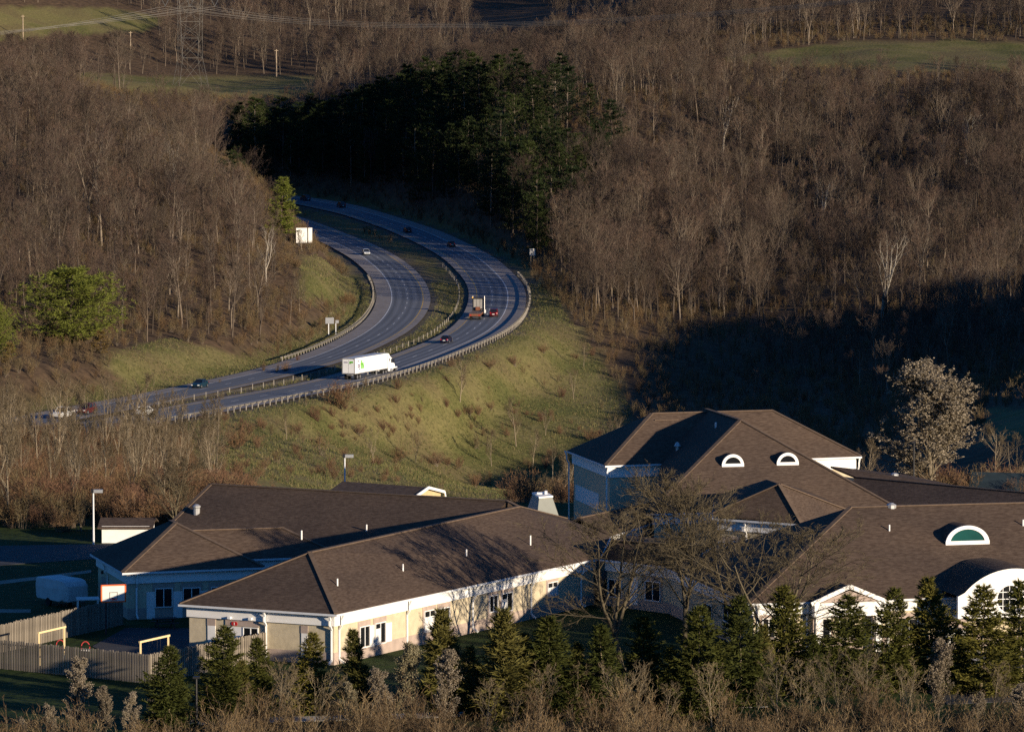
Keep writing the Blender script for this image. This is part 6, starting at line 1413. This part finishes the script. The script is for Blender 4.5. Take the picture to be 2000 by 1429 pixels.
# lamps
def lamp(p, h, label, pole=M_GUTTER, head='shoebox', rz=0.0, name='lamp_post'):
    o = empty(name, tuple(p), rz, label=label, cat='lamp'); m = MB(); m.tube([(0, 0, 0), (0, 0, h)], [.09, .065], 8); m.build('pole', pole, o, world=False)
    if head == 'shoebox':
        m = MB(); m.box((.35, 0, h + .02), (.95, .38, .28)); m.build('lamp_head', M_ROOFMETAL, o, world=False); m = MB(); m.box((-.08, 0, h + .02), (.24, .4, .3)); m.build('bracket', M_BLACK, o, world=False)
    else: m = MB(); m.box((0, 0, h), (.42, .42, .12)); m.build('lamp_head', M_BLACK, o, world=False)
lamp(W(183, 1063, 0), 4.7, 'tall pale lamp post with a dark box head behind the left wing')
p = W(672, 1000, 0); d_ = 385.0; p = np.array([(672 - 1000) / F * d_, d_, 0]); lamp((p[0], p[1], ground_z(p[0], p[1])), 5.3, 'lamp post with a box head behind the long rear roof')
lamp(W(1871, 1326, 0), 3.35, 'slim black lamp post before the arched portico', M_BLACK, 'shoebox', math.pi)
lamp(W(384, 1420, 0), 3.2, 'slim dark post with a flat head beside the front path', M_BLACK, 'flat')
p = on_ground(1788, 392); lamp(p, 6.0, 'thin dark pole in front of the large blossom tree', M_BLACK, 'flat')
# other small buildings
M_YWALL = mat('yellow_siding', (.55, .43, .24), .8, .08, 1.5); M_TEALROOF = mat('dark_teal_roof', (.02, .035, .045), .8, .15, 1.5)
def shed(label, p0, p1, depth, ez, rz, wall_mat, roof_mat, trim=True, name='shed', gambrel=False):
    a, b = np.array(p0[:2]), np.array(p1[:2]); o = empty(name, (*a, 0.0), label=label, cat='building'); d = (b - a) / np.linalg.norm(b - a); n = np.array([-d[1], d[0]]); n = n if n[1] > 0 else -n
    zg = min(0.0, float(ground_z(*a)), float(ground_z(*b))) - .3
    q = [a, b, b + n * depth, a + n * depth]; m = MB(); m.hexa([(*x, zg) for x in q], [(*x, ez) for x in q]); m.build('wall', wall_mat, o)
    ov = .35; A0, B0, B1, A1 = q[0] - d * ov - n * ov, q[1] + d * ov - n * ov, q[2] + d * ov + n * ov, q[3] - d * ov + n * ov; mid0, mid1 = (A0 + A1) / 2, (B0 + B1) / 2
    if gambrel:
        s0, s1 = A0 + n * .9, B0 + n * .9; u0, u1 = A1 - n * .9, B1 - n * .9; zs = ez + (rz - ez) * .62
        faces_ = [[(*A0, ez - .1), (*B0, ez - .1), (*s1, zs), (*s0, zs)], [(*s0, zs), (*s1, zs), (*mid1, rz), (*mid0, rz)], [(*mid0, rz), (*mid1, rz), (*u1, zs), (*u0, zs)], [(*u0, zs), (*u1, zs), (*B1, ez - .1), (*A1, ez - .1)]]
        prof = [(B0, ez - .1), (s1, zs), (mid1, rz), (u1, zs), (B1, ez - .1)]
    else:
        faces_ = [[(*A0, ez - .1), (*B0, ez - .1), (*mid1, rz), (*mid0, rz)], [(*A1, ez - .1), (*mid0, rz), (*mid1, rz), (*B1, ez - .1)]]; prof = [(B0, ez - .1), (mid1, rz), (B1, ez - .1)]
    roof_o = roof(faces_, .12, 'roof', o); roof_o.data.materials[0] = roof_mat
    for side, off in ((1, -ov - .05), (-1, ov + .05)):
        base_ = [(p_ - d * 0, z_) for p_, z_ in prof]; sh = (0 if side > 0 else 1)
        pr = [((p_ + d * (-ov - .03)) if side > 0 else (p_ - (q[1] - q[0]) - d * (ov - .0) + d * 0), z_ - .13) for p_, z_ in prof]
        m = MB(); m.hexa([(*(p_), max(z_, ez - .3)) for p_, z_ in pr], [(*(p_ + d * .06 * (1 if side > 0 else -1)), max(z_, ez - .3)) for p_, z_ in pr]); m.build('gable', wall_mat, o)
    if trim:
        for (p_, z_), (p2_, z2_) in zip(prof[:-1], prof[1:]): m = MB(); m.bar((*(p_ + d * .04), z_ - .06), (*(p2_ + d * .04), z2_ - .06), .1, .32); m.build('rake_board', M_FASCIA, o)
    return o, q
# low shed behind the long rear roof
R0_, R1_ = W(668.6, 939.4, 5.75), W(836, 951, 5.75); E0_, E1_ = W(638, 962, 5.15), W(806, 972, 5.15); K1q = W(867, 959, 4.95); K0q = R0_ + (K1q - R1_)
o = empty('shed', (R0_[0], R0_[1], 0), label='brown-roofed shed with a white-trimmed yellow gable behind the long rear roof', cat='building')
rr_ = roof([[E0_, E1_, R1_, R0_], [R0_, R1_, K1q, K0q]], .1, 'roof', o)
dv = (R1_ - R0_) / np.linalg.norm(R1_ - R0_); i1, i2, i3 = E1_ - dv * .3, R1_ - dv * .3, K1q - dv * .3
m = MB(); zl = np.array([0, 0, .12]); low = lambda p_: np.array([p_[0], p_[1], -.5])
m.face([low(i1), low(i3), i3 - zl, i2 - zl, i1 - zl]); j1, j3 = E0_ + dv * .3, K0q + dv * .3; m.face([low(j1), low(i1), i1 - zl, j1 - zl]); m.face([low(j3), low(j1), j1 - zl, R0_ + dv * .3 - zl, j3 - zl]); m.face([low(i3), low(j3), j3 - zl, i3 - zl]); m.build('wall', M_YWALL, o)
for a_, b_ in ((E1_, R1_), (R1_, K1q), (K1q, W(869.5, 972, 4.4))): m = MB(); m.bar(a_ + dv * .06 - zl * .3, b_ + dv * .06 - zl * .3, .1, .24); m.build('rake_board', M_FASCIA, o)
m = MB(); q_ = (i1 + i3) / 2 + dv * .05; m.box((q_[0], q_[1], 4.6), (.05, .35, .5), math.atan2(dv[1], dv[0])); m.build('vent', M_DARK, o)
h0, h1 = W(199, 1060, 0), W(292, 1060, 0)
shed('small white-walled outbuilding behind the left wing', h0, h1, 5.0, 1.5, 2.0, M_PANEL, M_SHINGLE, False, name='outbuilding')
p0, p1 = on_ground(1902, 400), on_ground(2040, 398); shed('small dark-roofed outbuilding at the right edge behind the school', p0, p1, 4.0, .6, 2.2, M_STUCCO, M_TEALROOF, True, name='outbuilding')
# plant room with sloping sides
a, b, c = W(1053, 973, 6.4), W(1079, 971, 6.4), W(1040, 965, 6.4); dd_ = b + c - a; top = [a, b, dd_, c]; cen = sum(top) / 4
o = empty('plant_room', (cen[0], cen[1], 0), label='pale plant tower with sloping sides and white roof gear behind the front wing', cat='building')
bot = [cen + (t_ - cen) * 1.62 for t_ in top]
low_ = [cen + (t_ - cen) * 1.9 for t_ in top]; m = MB(); m.hexa([(p_[0], p_[1], -.3) for p_ in low_], [(p_[0], p_[1], 4.3) for p_ in low_]); m.hexa([(p_[0], p_[1], 4.3) for p_ in low_], [(p_[0], p_[1], 6.4) for p_ in top]); m.build('body', mat('plant_cladding', (.24, .25, .22), .6, .06, 1), o)
m = MB(); m.hexa([(p_[0], p_[1], 6.42) for p_ in [cen + (t_ - cen) * 1.06 for t_ in top]], [(p_[0], p_[1], 6.55) for p_ in [cen + (t_ - cen) * 1.06 for t_ in top]]); m.build('parapet', M_FASCIA, o)
for dx_, dy_, w_, h_ in ((-.1, .2, .7, .14), (.3, 0, .22, .28), (-.4, .4, .4, .1)): m = MB(); m.box((cen[0] + dx_, cen[1] + dy_, 6.55 + h_ / 2), (w_, .5, h_)); m.build('roof_unit', M_METAL, o)
# paved yard, drives and paths (sheets a little above the lawn)
M_YARD = mat('yard_asphalt', (.045, .046, .05), .92, .25, .6, coord='World'); M_PATH = mat('path_gravel', (.24, .21, .17), .92, .2, .9, coord='World'); M_CONC = mat('concrete', (.42, .40, .36), .9, .12, .9, coord='World')
def sheet(name, pts, material, dz=.03):
    P = ccw([np.array(W(*p_, 0)[:2]) for p_ in pts]); m = MB(); m.hexa([(*p_, dz - .12) for p_ in P], [(*p_, dz) for p_ in P]); o = link(name, m.mesh(name, material)); return tag(o, kind='structure')
sheet('playground_pavement', [(180, 1262), (246, 1226), (520, 1228), (360, 1318), (250, 1296)], M_YARD)
sheet('rear_drive', [(-120, 1112), (-120, 1068), (330, 1060), (230, 1088)], M_YARD)
sheet('gravel_path', [(-80, 1150), (-80, 1143), (90, 1124), (178, 1113), (178, 1118), (90, 1130)], M_PATH)
sheet('gravel_path', [(-80, 1196), (-80, 1189), (60, 1190), (60, 1196)], M_PATH)
sheet('front_path', [(300, 1416), (300, 1406), (700, 1396), (1500, 1372), (1500, 1380), (700, 1405)], M_CONC)
sheet('entrance_drive', [(1780, 1330), (1790, 1300), (2200, 1285), (2200, 1360), (1850, 1375)], M_YARD)
sheet('entrance_walk', [(1840, 1300), (1850, 1272), (2100, 1262), (2100, 1285)], M_CONC, .045)
